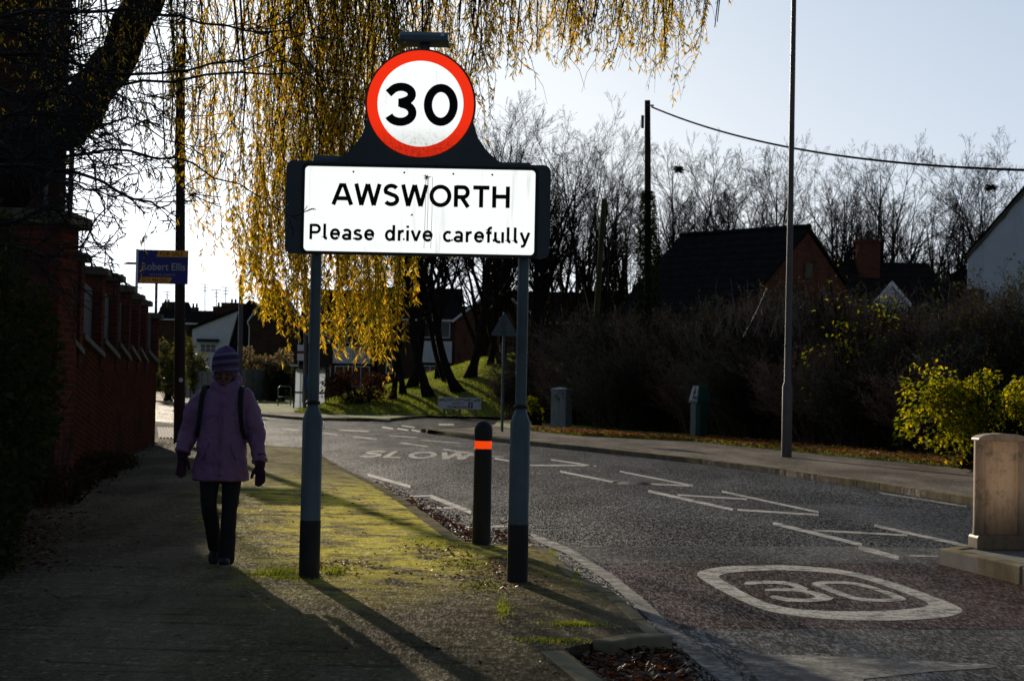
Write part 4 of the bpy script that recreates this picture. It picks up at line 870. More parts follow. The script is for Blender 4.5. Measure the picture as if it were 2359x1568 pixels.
def house(name, loc_, rz, w, L, eave, rise, brickm, tilem, label, barge=None, over=.25, pipes=(), cat='house', base=0.0):
    """gable end faces local -Y; ridge runs along +Y"""
    e = empty(name, loc_, rz, label, cat)
    h2 = w / 2; mb = MB(); mb.prism([(-h2, base), (h2, base), (h2, eave), (0, eave + rise), (-h2, eave)], 0, L, 'Y'); mb.build('wall', brickm, e)
    mb = MB(); k = rise / h2; th = .14; o = .12
    for s in (-1, 1):
        xo = s * (h2 + over); zo = eave - over * k
        P = [(0, eave + rise + .03), (xo, zo + .03), (xo, zo + .03 + th), (0, eave + rise + .03 + th * 1.25)]
        if s > 0: P = P[::-1]
        mb.prism(P[::-1], -o, L + o, 'Y')
    mb.tube([(0, -o - .01, eave + rise + .22), (0, L + o + .01, eave + rise + .22)], .10, 8)
    rf = mb.build('roof', tilem, e)
    if barge:
        for s in (-1, 1):
            mb = MB(); a = Vector((s * (h2 + over + .02), 0, eave - over * k)); b_ = Vector((0, 0, eave + rise + .04)); 
            P = [(a.x, a.z - .06), (b_.x, b_.z - .06), (b_.x, b_.z + .17), (a.x, a.z + .17)]
            if s > 0: P = P[::-1]
            mb.prism(P, -o - .05, -o - .015, 'Y'); mb.build('barge_board', M[barge], e)
    for s in pipes:
        mb = MB(); mb.tube([(s * (h2 + over * .6), -.12, eave - over * k), (s * (h2 - .06), -.1, eave - .55), (s * (h2 - .06), -.1, base)], .045, 6); mb.build('downpipe', M['white'], e)
    return e, rf
def chimney(rf, x, y, z0, w, h, mat, pots=1, d=None):
    mb = MB(); mb.box((x, y, z0 + h / 2), (w, d or w * .7, h)); mb.box((x, y, z0 + h - .06), (w + .12, (d or w * .7) + .12, .12)); mb.box((x, y, z0 + h + .03), (w - .1, (d or w * .7) - .1, .06)); c = mb.build('chimney', mat, rf)
    for i in range(pots):
        xx = x + (i - (pots - 1) / 2) * .4; mb = MB(); mb.rings([(xx, y, z0 + h, .13, .13), (xx, y, z0 + h + .45, .11, .11), (xx, y, z0 + h + .5, .14, .14)], 10); mb.build('chimney_pot', M['brickfar'], c)
# tall house at far left
bh = empty('tall_brick_house', (D(150, 500, 43).x, 43, 0), R(17.5), 'tall dark brick house corner with a pale downpipe behind the wall at the left', 'house')
mb = MB(); mb.box((-5, 6, 6.1), (10, 12, 12.4)); mb.build('wall', M['brickbig'], bh)
mb = MB(); mb.box((-5, 6, 12.4), (10.6, 12.6, .25)); mb.build('roof', M['tile'], bh)
X = D(110, 300, 43).x - bh.location.x; mb = MB(); mb.tube([(X, -.1, 0), (X, -.1, 12)], .055, 8); mb.build('downpipe', M['column'], bh)
mb = MB()
for i in range(44): mb.box((-.0, -.004, .2 + i * .27), (.26, .03, .12))
mb.build('corner_stones', M['cope'], bh)
window(bh, -3.2, 7.5, 1.2, 1.5, 0, 1)
# hipped-looking brick house on the right behind the bushes
Yr = 78; pk = D(1860, 528, Yr); kk = Yr / FPX
eH, rH = house('brick_house', (pk.x, Yr, 0), R(40), 7.6, 7.4, pk.z - 3.45, 3.35, M['brickhouse'], M['tile'], 'red brick house with a plain gable and dark tiled roof above the bushes', None)
mb = MB(); mb.box((0.05, -.03, pk.z - 1.75), (.5, .06, .62)); mb.build('gable_plaque', M['cope'], eH)
window(eH, -1.6, 3.3, 1.1, 1.1, 0, 1)
# long slate roof with chimney
Ys2 = 92; rl_, rr_ = D(1900, 585, Ys2), D(2168, 602, Ys2)
e2 = empty('slate_roofed_house', (rl_.x, Ys2, 0), 0, 'long low house with a slate roof and a square brick chimney at the right', 'house'); Lx = rr_.x - rl_.x; zr2 = (rl_.z + rr_.z) / 2
mb = MB(); mb.box((Lx * .5 + .4, 3.2, (zr2 - 3) / 2), (Lx + 1.8, 6, zr2 - 3)); mb.build('wall', M['brickhouse'], e2)
mb = MB(); mb.add([(-2.5, 3.2, zr2), (Lx, 3.2, zr2), (Lx + 1.6, -.3, zr2 - 2.9), (-2.5, -.3, zr2 - 2.9), (Lx + 1.6, 6.7, zr2 - 2.9), (-2.5, 6.7, zr2 - 2.9)], [(0, 3, 2, 1), (1, 2, 4), (0, 1, 4, 5), (0, 5, 3), (2, 3, 5, 4)]); rf = mb.build('roof', M['tile2'], e2)
cx = D(2022, 560, Ys2).x - rl_.x; chimney(rf, cx, 2.6, zr2 - .9, 1.1, 1.95, M['brickhouse'], 1, .9)
pg_ = D(2053, 652, 84); e3, _ = house('white_porch', (pg_.x, 84, 0), 0, 1.5, 3, pg_.z - .95, .85, M['white'], M['tile'], 'small white gabled dormer peeping over the bushes right of the lamp column', 'white', .12, cat='house')
ex = D(2140, 640, 88); e4, _ = house('red_gable_house', (D(2232, 600, 100).x, 100, 0), 0, 4.4, 5, D(2232, 628, 100).z - 2.0, 1.9, M['brickhouse'], M['tile'], 'small red brick gable between the slate roof and the white house', None, .2)
# white rendered house at the right edge
Yw = 58.0; wa, wb = D(2228, 588, Yw), D(2360, 438, Yw); sl = (wb.z - wa.z) / (wb.x - wa.x); hwid = 4.2
e5 = empty('white_house', (wa.x, Yw, 0), R(-22), 'white rendered house gable at the right edge of the photo', 'house')
mb = MB(); mb.prism([(0, 0), (2 * hwid, 0), (2 * hwid, wa.z), (hwid, wa.z + sl * hwid), (0, wa.z)], 0, 9, 'Y'); mb.build('wall', M['render'], e5)
mb = MB()
for s in (0, 1):
    xo = -.12 if s == 0 else 2 * hwid + .12; zo = wa.z - .12 * sl
    P = [(hwid, wa.z + sl * hwid + .01), (xo, zo + .01), (xo, zo + .14), (hwid, wa.z + sl * hwid + .2)]
    if s: P = P[::-1]
    mb.prism(P[::-1], .02, 9.1, 'Y')
mb.build('roof', M['tile'], e5)
mb = MB(); r_ = random.Random(2)
top_ = [(-.05, wa.z - .02)] + [(hwid * i / 26, wa.z + sl * hwid * i / 26 + r_.uniform(-.02, .05)) for i in range(1, 27)]; bot_ = [(hwid * i / 26, wa.z + sl * hwid * i / 26 - .14 + r_.uniform(-.05, .03)) for i in range(26, -1, -1)]
mb.prism(top_ + bot_, -.05, -.01, 'Y')
mb.build('verge_edge', M['cope'], e5)
mb = MB(); mb.box((.25, -.35, wa.z - 2.0), (.55, .7, 1.8)); mb.build('brick_lean_to', M['brickhouse'], e5)
mb = MB(); mb.box((.55, -.8, 2.6), (1.6, .08, .12)); mb.box((-.1, -.8, 1.6), (.35, .06, 2.0)); mb.build('white_porch_post', M['white'], e5)
window(e5, 2.0, 5.3, .5, .6, 0, 0)
# gabled house with white barge boards
Ya = 150; pk = D(634, 650, Ya); le, re = D(574, 748, Ya), D(683, 728, Ya)
eA, _ = house('gabled_house', (pk.x, Ya, 0), R(4), (re.x - le.x) * 1.08, 9, le.z + .3, pk.z - le.z - .3, M['brickfar'], M['tile'], 'dark brick house with white barge boards and downpipes behind the grassy hedge', 'white', .1, (-1, 1))
mb = MB(); mb.ell((.9, -.25, 3.2), (.45, .1, .45), 12, 8); mb.build('satellite_dish', M['black'], eA)
# pair of houses behind the bank
def row(name, x0, x1, ye, yr, Y, label, panels, wins, base=0, d=8):
    a, b_ = D(x0, ye, Y), D(x1, ye, Y); r0 = D(x0, yr, Y); e = empty(name, (a.x, Y, 0), 0, label, 'house'); Lx = b_.x - a.x; ez = a.z
    mb = MB(); mb.box((Lx / 2, d / 2, ez / 2 + base / 2), (Lx, d, ez - base)); mb.build('wall', M['brickfar'], e)
    mb = MB(); rz_ = r0.z; mb.add([(-.3, -.4, ez), (Lx + .3, -.4, ez), (Lx + .3, d / 2, rz_), (-.3, d / 2, rz_), (-.3, d + .4, ez), (Lx + .3, d + .4, ez)], [(0, 1, 2, 3), (3, 2, 5, 4), (0, 3, 4), (1, 5, 2), (0, 4, 5, 1)]); rf = mb.build('roof', M['tile'], e)
    mb = MB(); mb.box((Lx / 2, -.43, ez - .02), (Lx + .5, .08, .16)); mb.build('gutter_board', M['white'], e)
    for (xa, xb, ya, yb_) in panels:
        p0, p1 = D(xa, ya, Y), D(xb, yb_, Y); mb = MB(); mb.box(((p0.x + p1.x) / 2 - a.x, -.12, (p0.z + p1.z) / 2), (p1.x - p0.x, .2, p0.z - p1.z)); 
        n = 7
        for i in range(n): mb.box(((p0.x + p1.x) / 2 - a.x, -.235, p1.z + (p0.z - p1.z) * (i + .5) / n), (p1.x - p0.x, .03, (p0.z - p1.z) / n * .86))
        mb.build('cladding', M['cream'], e)
    for (xa, xb, ya, yb_, mu) in wins:
        p0, p1 = D(xa, ya, Y), D(xb, yb_, Y); window(e, (p0.x + p1.x) / 2 - a.x, (p0.z + p1.z) / 2, p1.x - p0.x, p0.z - p1.z, -.02, mu)
    return e, rf
row('terraced_house', 700, 862, 735, 660, 150, 'brick house with white cladding behind the bus shelter and willow leaves', [(768, 853, 797, 838)], [(712, 760, 760, 790, 1), (775, 850, 755, 790, 2), (712, 760, 842, 880, 2), (772, 850, 843, 890, 3)])
row('terraced_house', 872, 1052, 735, 655, 149, 'brick house with white cladding seen between the trunks on the bank', [(966, 1040, 785, 836)], [(972, 1035, 742, 778, 2), (890, 912, 826, 860, 1), (968, 1036, 842, 865, 2)])
row('white_walled_house', 1052, 1100, 752, 700, 156, 'low house with a white window wall glimpsed between the rightmost trunks', [(1056, 1068, 770, 840)], [(1070, 1084, 775, 830, 1)])
Yc = 140; pk = D(1146, 662, Yc); eC, rC = house('brick_gable_house', (pk.x, Yc, 0), R(-30), 7.4, 1.3, D(1146, 745, Yc).z + .2, pk.z - D(1146, 745, Yc).z - .3, M['brickhouse'], M['tile'], 'red brick house with a white edged gable behind the warning sign', 'white', .15)
row('long_brick_house', 1176, 1500, 742, 664, 146, 'long brick house with a dark roof behind the right sign post', [], [(1226, 1240, 750, 804, 1), (1255, 1285, 762, 800, 2)])
eC['label'] = 'red brick gable edged in white behind the warning sign'
# white rendered gable, left distance
Yd = 172; e6 = empty('white_gabled_house', (D(443, 803, Yd).x, Yd, 0), 0, 'pale rendered house with one long sloping roof edge, left of the knitted hat', 'house')
def lp_(x, y): q = D(x, y, Yd); return (q.x - e6.location.x, q.z)
mb = MB(); mb.prism([lp_(440, 930), lp_(505, 930), lp_(523, 803), lp_(548, 716), lp_(443, 758)][::1], 0, 6, 'Y'); mb.build('wall', M['render'], e6)
mb = MB(); mb.prism([lp_(438, 760), lp_(549, 716), lp_(549, 709), lp_(438, 752)], -.2, 6.2, 'Y'); mb.prism([lp_(548, 714), lp_(505, 930), lp_(580, 930), lp_(602, 745), lp_(572, 690)], .5, 6, 'Y'); mb.build('roof', M['tile'], e6)
a, b_ = lp_(462, 792), lp_(497, 812)
window(e6, (a[0] + b_[0]) / 2, (a[1] + b_[1]) / 2, b_[0] - a[0], a[1] - b_[1], 0, 2, 1)
mb = MB(); a, b_ = lp_(455, 780), lp_(505, 788); mb.box(((a[0] + b_[0]) / 2, -.2, (a[1] + b_[1]) / 2), (b_[0] - a[0], .5, a[1] - b_[1])); mb.build('window_hood', M['black'], e6)
# distant roofs
def far_house(x0, x1, ye, yr, Y, label, chims, mat='brickfar', til='tile'):
    e, rf = row('distant_house', x0, x1, ye, yr, Y, label, [], [], d=7)
    for (x, yt, w) in chims: q = D(x, yt, Y); chimney(rf, q.x - e.location.x, 3.2, D(x, yr, Y).z - .5, w, q.z - D(x, yr, Y).z + .4, M[mat], 2)
far_house(362, 425, 735, 708, 230, 'distant house roof left of the telegraph pole', [(374, 694, 1.2)])
far_house(372, 420, 712, 692, 270, 'distant low dark block behind the telegraph pole', [])
far_house(430, 490, 745, 712, 210, 'distant dark roof just right of the telegraph pole', [(438, 704, .8)], til='tile2')
far_house(484, 548, 740, 716, 200, 'distant brick house with a tall stepped chimney above the pale gable', [(497, 702, 1.5), (528, 694, 2.4)])
far_house(556, 615, 745, 696, 190, 'distant dark roof left of the white barge boards', [])
# concrete panel fences
def panel_fence(x0, y0, x1, y1, n, hgt, label):
    a, b_ = G(x0, y0), G(x1, y1); e = empty('concrete_panel_fence', a, math.atan2(b_.y - a.y, b_.x - a.x), label, 'fence'); L_ = (b_ - a).length
    for i in range(n + 1): mb = MB(); mb.box((L_ * i / n, 0, hgt / 2), (.14, .16, hgt + .1)); mb.build('post', M['conc'], e)
    for i in range(n):
        mb = MB()
        for k in range(3): mb.box((L_ * (i + .5) / n, 0, hgt * (k + .5) / 3), (L_ / n - .14, .06, hgt / 3 - .03))
        mb.build('panel', M['concdark'], e)
M['concdark'] = simple('dark concrete panel', (.11, .105, .09), .9, .3, 2, .3, 20)
panel_fence(427, 916, 492, 921, 5, 1.95, 'grey concrete panel fence right of the telegraph pole')
panel_fence(560, 924, 634, 922, 4, 2.1, 'grey concrete panel fence beneath the pale grassy hedge')
panel_fence(366, 902, 398, 908, 3, 1.9, 'grey fence panels between the wall end and the telegraph pole')

for (x, y0, y1, Y, nm) in ((472, 655, 712, 210, 0), (498, 668, 700, 200, 1), (520, 662, 694, 200, 2), (385, 672, 700, 230, 3)):
    a, b_ = D(x, y0, Y), D(x, y1 + 8, Y); mb = MB(); mb.tube([b_, a], .05, 4)
    for k, w_2 in ((0, 1.1), (.35, .8), (.7, .6)): mb.tube([a + Vector((-w_2 / 2, 0, -k)), a + Vector((w_2 / 2, 0, -k))], .04, 4)
    o = mb.build('roof_aerial', M['column']); tag(o, ['aerial standing right of the telegraph pole on a distant roof', 'left of two aerials above the stepped chimney', 'right of two aerials above the stepped chimney', 'aerial left of the telegraph pole on a distant roof'][nm], 'aerial', 'television aerials on distant roofs')
# ================================================================== VEGETATION
def rv(r, s=1): return Vector((r.uniform(-s, s), r.uniform(-s, s), r.uniform(-s, s)))
def grow(mb, r, p, d, L, rad, lvl, spec, tips=None):
    """recursive limb: spec[lvl] = (children, length ratio, spread, up-pull, segments, wobble)"""
    n, ratio, spread, up, segs, wob = spec[lvl][:6]; pts = [p.copy()]; rr = [rad]; q = p.copy(); dd = d.normalized(); dirs = [dd.copy()]
    last = lvl == len(spec) - 1; rend = rad * ((.35 if lvl else .10) if not last else .3)
    for i in range(segs):
        dd = (dd + rv(r, wob) + Vector((0, 0, up)) * (1 / segs)).normalized(); q = q + dd * (L / segs); pts.append(q.copy()); rr.append(max(.003, rad + (rend - rad) * (i + 1) / segs)); dirs.append(dd.copy())
    mb.tube(pts, rr, 8 if lvl == 0 else (5 if lvl == 1 else 3), cap=(lvl == 0))
    if tips is not None and last: tips.append((pts[-1], dd))
    if last: return
    for k in range(n):
        t = spec[lvl][6] + (1 - spec[lvl][6]) * (k + r.random()) / n if len(spec[lvl]) > 6 else .25 + .75 * (k + r.random()) / n
        t = min(t, 1.0); f = t * segs; i = min(int(f), segs - 1); pp = pts[i].lerp(pts[i + 1], f - i); base = dirs[min(i + 1, segs)]
        a = r.uniform(0, 6.283); o = base.orthogonal().normalized(); o = Quaternion(base, a) @ o; sp = R(spread * r.uniform(.6, 1.25)); nd = base * math.cos(sp) + o * math.sin(sp)
        grow(mb, r, pp, nd, L * ratio * r.uniform(.65, 1.2) * (1.1 - .45 * t), max(.004, rr[i] * .58), lvl + 1, spec, tips)

# ---- bare trees
def bare_proto(seed, H, stems, nm='bare_tree'):
    r = random.Random(seed); e = empty(nm); mb = MB(); mb.rings([(0, 0, -.4, .22, .22), (0, 0, .3, .17, .17), (0, 0, 1.6, .15, .15)], 10); mb.build('trunk', M['bark'], e, True)
    mb = MB(); spec = [(10, .36, 36, .22, 8, .11, .22), (7, .50, 38, .30, 4, .16), (5, .52, 36, .2, 3, .20), (4, .55, 34, .15, 2, .22), (0, 0, 0, .1, 2, .2)]
    for k in range(stems):
        a = 6.283 * k / stems + r.uniform(-.4, .4); sp = R(r.uniform(5, 23)) if k else R(4); d = Vector((math.sin(sp) * math.cos(a), math.sin(sp) * math.sin(a), math.cos(sp)))
        grow(mb, r, Vector((0, 0, 1.2 + r.uniform(-.5, .5))), d, (H - 1.6) * r.uniform(.62, .9), .108 * r.uniform(.7, 1.1), 0, spec)
    mb.build('crown', M['twig'], e); return e
protos = [bare_proto(11, 10.5, 5), bare_proto(12, 10.5, 4), bare_proto(13, 10.5, 6), bare_proto(15, 10.5, 5)]
first = [True] * 4
def bare(i, x, ytop, Y, label, grp=None, base=0, rz=None, wide=1):
    t = D(x, ytop, Y); s = (t.z - base) / 10.4; pr = protos[i]
    if first[i]: o = pr; first[i] = False
    else: o = copy_tree(pr)
    o.location = (t.x, Y, base); o.rotation_euler = (0, 0, rz if rz is not None else rnd.uniform(0, 6.28)); o.scale = (s * wide, s * wide, s)
    o['label'] = label; o['category'] = 'tree'
    if grp: o['group'] = grp
    return o
GB = 'bare winter trees in a row behind the houses'
rowt = [(1120, 262, 104), (1172, 250, 96), (1236, 280, 100), (1290, 292, 112), (1345, 265, 108), (1402, 300, 99), (1448, 330, 112), (1545, 318, 108), (1592, 330, 98), (1650, 348, 112), (1703, 340, 104), (1762, 330, 100), (1800, 322, 112), (1880, 352, 104), (1935, 340, 98), (1985, 322, 110), (2050, 325, 100), (2105, 338, 108), (2190, 372, 102), (2240, 350, 110), (2300, 355, 96), (2350, 310, 104)]
for k, (x, y, Y) in enumerate(rowt):
    o = bare(k % 4, x, y, Y, 'leafless multi-stemmed tree in the row behind the houses', GB, wide=rnd.uniform(.9, 1.2))
for x, y, Y, s in ((1563, 390, 104, 'left nest, in the tree just right of the ivy-clad pole'), (2282, 432, 100, 'right nest, in the tree beside the white house')):
    q = D(x, y, Y); r = random.Random(x); mb = MB()
    for i in range(170):
        a = rv(r, 1).normalized() * r.uniform(.05, .32); b_ = a + rv(r, .25); a.z *= .6; b_.z *= .6; mb.tube([a, b_], .018, 3)
    o = mb.build('bird_nest', M['twig']); o.location = q; tag(o, 'dark twig bird nest, the ' + s, 'bird nest')
# ---- trees on the bank
BT = [(948, 868, 92, 262, .3), (925, 882, 89, 420, -.2), (985, 889, 86.5, 330, -.45), (1056, 882, 87.5, 360, -.7), (1036, 852, 92, 400, -.75), (1087, 858, 92, 270, .35), (1130, 832, 96, 330, .1), (900, 886, 87, 450, .15), (1240, 820, 94, 330, .05), (1008, 852, 95, 300, .1)]
labs = ['thick dark trunk on the bank left of the street name plate', 'slender dark trunk at the left end of the bank trees', 'stout leaning trunk on the grass just above the left end of the street name plate', 'trunk leaning left on the grass above the right end of the street name plate', 'thin trunk leaning steeply left behind the nearer bank trees', 'upright forked trunk standing highest on the bank', 'thin trunk on the crest of the bank left of the warning sign', 'leftmost small trunk on the bank beside the bramble patch', 'tree on top of the bank behind the right sign post', 'slim trunk between the two leaning trunks on the bank crest']
for k, (x, y, Y, yt, lean) in enumerate(BT):
    b0 = D(x, y, Y); gz = bank(b0.x, Y); H = D(x, yt, Y).z - gz; r = random.Random(50 + k); e = empty('bank_tree', (b0.x, Y, gz - .1), 0, labs[k], 'tree', 'trees on the grass bank')
    th = .20 if k in (0, 2, 3, 5) else .13; top = Vector((lean * 1.6, 0, H * .42)); mb = MB(); pts = []
    for i in range(9):
        t = i / 8; pts.append(Vector((lean * 2.2 * t ** .8 + .10 * math.sin(t * 5 + k), .1 * math.sin(t * 4 + k), H * .45 * t)))
    mb.tube(pts, [th * 1.9, th * 1.15, th, th * .92, th * .85, th * .8, th * .74, th * .68, th * .6], 10); mb.build('trunk', M['bark'], e, True)
    mb = MB(); spec = [(9, .42, 38, .25, 5, .10, .2), (7, .5, 38, .2, 4, .15), (5, .5, 36, .1, 3, .18), (3, .55, 34, .05, 2, .2), (0, 0, 0, 0, 1, .1)]
    for j in range(5):
        i = 4 + j if j < 4 else 8; a = r.uniform(0, 6.28); sp = R(r.uniform(10, 38)); d = Vector((math.sin(sp) * math.cos(a), math.sin(sp) * math.sin(a), math.cos(sp))); grow(mb, r, pts[min(i, 8)], d, H * r.uniform(.42, .58), th * .5, 0, spec)
    mb.build('crown', M['twig'], e)

# ---- shrubs (twiggy thicket)
def shrub_proto(seed, leaves, nm='bare_shrub', tw='twigred', lf='shrubleaf', W=1.6, H=3.2, ntw=60, lsz=.08, inner=1.0):
    r = random.Random(seed); e = empty(nm); mb = MB(); tips = []
    spec = [(9, .42, 34, .1, 4, .13, .25), (5, .5, 36, .05, 3, .2), (3, .55, 34, .1, 2, .2), (0, 0, 0, .1, 1, .1)]
    for k in range(ntw):
        a = r.uniform(0, 6.283); rr = W * .55 * math.sqrt(r.random()); sp = R(r.uniform(0, 34)); dd = Vector((math.sin(sp) * math.cos(a), math.sin(sp) * math.sin(a), math.cos(sp)))
        grow(mb, r, Vector((rr * math.cos(a), rr * math.sin(a), 0)), dd, H * r.uniform(.62, 1.0), .020, 0, spec, tips)
    mb.build('branches', M[tw], e); mb = MB()
    for k in range(leaves):
        if r.random() < .35: p, d = r.choice(tips); p = p + rv(r, .08)
        else:
            a = r.uniform(0, 6.283); z = H * r.random() ** .9 * .9; rr = W * (1.05 - .35 * z / H) * math.sqrt(r.random()) * (.85 + .3 * noise.noise(Vector((a, z, seed)))); p = Vector((rr * math.cos(a), rr * math.sin(a), z))
        mb.leaf(p, rv(r), rv(r).normalized(), lsz * r.uniform(.6, 1.3), lsz * r.uniform(.5, .9))
    mb.build('foliage', M[lf], e)
    return e
# dark filling foliage near the ground stops the thicket being see-through
M['shrubgreen'] = leafmat('dark green shrub leaves', [(.1, (.014, .024, .008)), (.6, (.05, .075, .02)), (.95, (.12, .13, .03))], .35, .9); M['greytwig'] = simple('grey twigs', (.17, .14, .115), .8, .4, 4, 0, spec=.2)
sp_ = [shrub_proto(21, 7000), shrub_proto(22, 9000, tw='greytwig', lf='shrubgreen'), shrub_proto(23, 7000, tw='twig', lf='shrubleaf')]
sfirst = [True] * 3
GS = 'dark twiggy shrubs massed along the far verge'
SH = [(1215, 805, 76), (1275, 735, 74), (1330, 700, 71), (1392, 690, 68), (1450, 705, 65), (1520, 705, 63), (1575, 690, 61), (1640, 690, 60), (1700, 685, 58), (1760, 655, 57), (1825, 650, 55), (1880, 640, 54), (1940, 655, 53), (1990, 668, 52), (2050, 690, 50), (2110, 690, 48), (2170, 700, 47), (2230, 690, 46), (2290, 650, 45), (2350, 600, 44),
      (1262, 850, 71), (1340, 790, 67), (1430, 790, 61.5), (1540, 800, 59), (1640, 790, 57), (1720, 780, 53.5), (1800, 780, 51), (1900, 770, 48.5), (2000, 790, 46.5), (2100, 800, 44.5), (2190, 800, 43), (2300, 760, 42), (2370, 700, 41.5)]
for k, (x, yt, Y) in enumerate(SH):
    i = k % 3; o = sp_[i] if sfirst[i] else copy_tree(sp_[i]); sfirst[i] = False
    t = D(x, yt + 6, Y); s = t.z / 3.85; o.location = (t.x, Y, 0); o.rotation_euler = (0, 0, rnd.uniform(0, 6.28)); o.scale = (max(s, .95) * 1.05, max(s, .95) * 1.05, s)
    o['label'] = 'dark leafless shrub in the thicket behind the far pavement'; o['category'] = 'shrub'; o['group'] = GS
# a tangle of ivy and dead growth that closes the hedge bottom
def thicket(name, pts, h, n, mat, label, cat, thick=1.2, sz=.12, seed=1):
    r = random.Random(seed); mb = MB(); L = [Vector(p) for p in pts]; seg = [(L[i + 1] - L[i]).length for i in range(len(L) - 1)]; tot = sum(seg)
    for k in range(n):
        s = r.random() * tot; i = 0
        while s > seg[i]: s -= seg[i]; i += 1
        t = s / seg[i]; p = L[i].lerp(L[i + 1], t); hh_ = h[i] + (h[i + 1] - h[i]) * t; z = hh_ * r.random() ** 1.1 * (1 + .25 * noise.noise(Vector((p.x * .7, p.y * .7, 0))))
        off = r.gauss(0, thick * .5 * (1.1 - .5 * z / hh_)); p = p + Vector((r.gauss(0, .3), off, z)); mb.leaf(p, rv(r), rv(r).normalized(), sz * r.uniform(.6, 1.4), sz * r.uniform(.5, 1))
    o = mb.build(name, mat); return tag(o, label, cat)
base_pts = [(D(x, 900, Y).x, Y, 0) for x, Y in ((1240, 74), (1300, 70), (1420, 64.5), (1560, 60.5), (1700, 57), (1850, 53.5), (2000, 50), (2150, 47), (2380, 43.5))]
thicket('hedge', base_pts, [2.0, 2.8, 2.9, 2.8, 2.7, 2.6, 2.5, 2.2, 2.1], 56000, M['shrubgreen'], 'dense dark hedge running behind the litter bin and lamp column', 'hedge', 1.5, .17, 3)

# ---- leafy bush on the right
def leafy(name, x0, x1, yt, yb_, Y, n, mat, label, cat, lsz, depth=1.2, seed=1, tw=70, lobes=9):
    r = random.Random(seed); a, b_ = D(x0, yb_, Y), D(x1, yb_, Y); top = D((x0 + x1) / 2, yt, Y).z; cx = (a.x + b_.x) / 2; hw_ = (b_.x - a.x) / 2; e = empty(name, (cx, Y, 0), 0, label, cat)
    mb = MB(); L = []
    for k in range(lobes): L.append((Vector((r.uniform(-.75, .75) * hw_, r.uniform(-.5, .5) * depth, r.uniform(.25, .80) * top)), r.uniform(.28, .5)))
    for k in range(tw):
        p = Vector((r.uniform(-.35, .35) * hw_, r.uniform(-.2, .2) * depth, 0)); l = r.choice(L); q = l[0] + rv(r, .35) * min(hw_, top) ; m = p.lerp(q, .5) + rv(r, .12) + Vector((0, 0, .15)); q2 = q + (q - m) * .35
        mb.tube([p, m, q, q2], [.016, .012, .007, .004], 4, False)
    mb.build('branches', M['twig'], e); mb = MB()
    for k in range(n):
        l, rr = r.choice(L); u = rv(r).normalized() * (r.random() ** .4); p = l + Vector((u.x * rr * hw_ * .9, u.y * rr * depth, u.z * rr * top * .62)); p.z = max(.05, p.z)
        if noise.noise(p * 1.9 + Vector((seed, 0, 0))) < -.18: continue
        d = Vector((u.x, u.y, -.4)) + rv(r, .8); mb.leaf(p, d, Vector((0, 0, 1)) + rv(r, .6), lsz * r.uniform(.6, 1.25), lsz * r.uniform(.5, .85))
    mb.build('foliage', M[mat], e); return e
leafy('leafy_bush', 2070, 2480, 840, 1060, 34.5, 8000, 'greenleaf', 'sunlit bush with bright yellow green leaves behind the cream bollard', 'bush', .105, 1.1, 4, 90, 16)
leafy('leafy_bush', 1850, 2080, 640, 900, 47.0, 620, 'greenleaf', 'sparse green leafed shrub with pale shoots in front of the slate roof', 'bush', .12, 1.0, 5)
mb = MB(); r = random.Random(9)       # pale upright shoots catching the sun
for k in range(95):
    x = r.uniform(1640, 2080); p = D(x, 775, 52 + r.uniform(-1, 3)); d = Vector((r.uniform(-.3, .5), r.uniform(-.2, .2), 1)).normalized(); L_ = r.uniform(.6, 1.6); q = p + d * L_; mb.tube([p, p + d * L_ * .5 + rv(r, .05), q], [.010, .007, .004], 3, False)
    for j in range(5): t = r.random(); pp = p + d * L_ * t; mb.tube([pp, pp + (d + rv(r, .8)).normalized() * .25], [.006, .004], 3, False)
tag(mb.build('pale_shoots', simple('pale twigs', (.25, .20, .16), .5, .3, 5, 0)), 'sunlit pale shoots rising out of the shrubs below the brick gable', 'shrub')
# bramble patch, garden bushes in the distance
leafy('bramble_patch', 745, 905, 842, 905, 86, 2600, 'litter', 'brown bramble bush at the foot of the bank behind the shelter', 'bush', .16, 1.5, 6, 160)
leafy('garden_bush', 350, 432, 745, 905, 112, 3600, 'paleleaf', 'yellow green garden bush right behind the end of the wall', 'bush', .22, 1.6, 7, 60, 10)
leafy('garden_bush', 424, 496, 770, 868, 132, 2600, 'paleleaf', 'olive garden bush below the pale gabled house', 'bush', .24, 1.6, 8, 60)
leafy('seed_head_hedge', 556, 672, 795, 866, 128, 5200, 'fluff', 'pale feathery hedge on top of the concrete fence right of the woman', 'hedge', .24, 1.8, 10, 160, 12)
leafy('dark_hedge', 630, 672, 840, 926, 126, 3000, 'ivy', 'dark clipped hedge beside the bus shelter', 'hedge', .25, 1.6, 12, 30)
leafy('verge_weeds', 1205, 1268, 905, 985, 64, 900, 'greenleaf', 'low green weeds left of the grey cabinet', 'plant', .10, .8, 14, 40, 6)
leafy('verge_weeds', 2020, 2090, 945, 1040, 41, 420, 'greenleaf', 'small dim green shrub between the lamp column and the yellow bush', 'plant', .09, .6, 15, 30, 5)

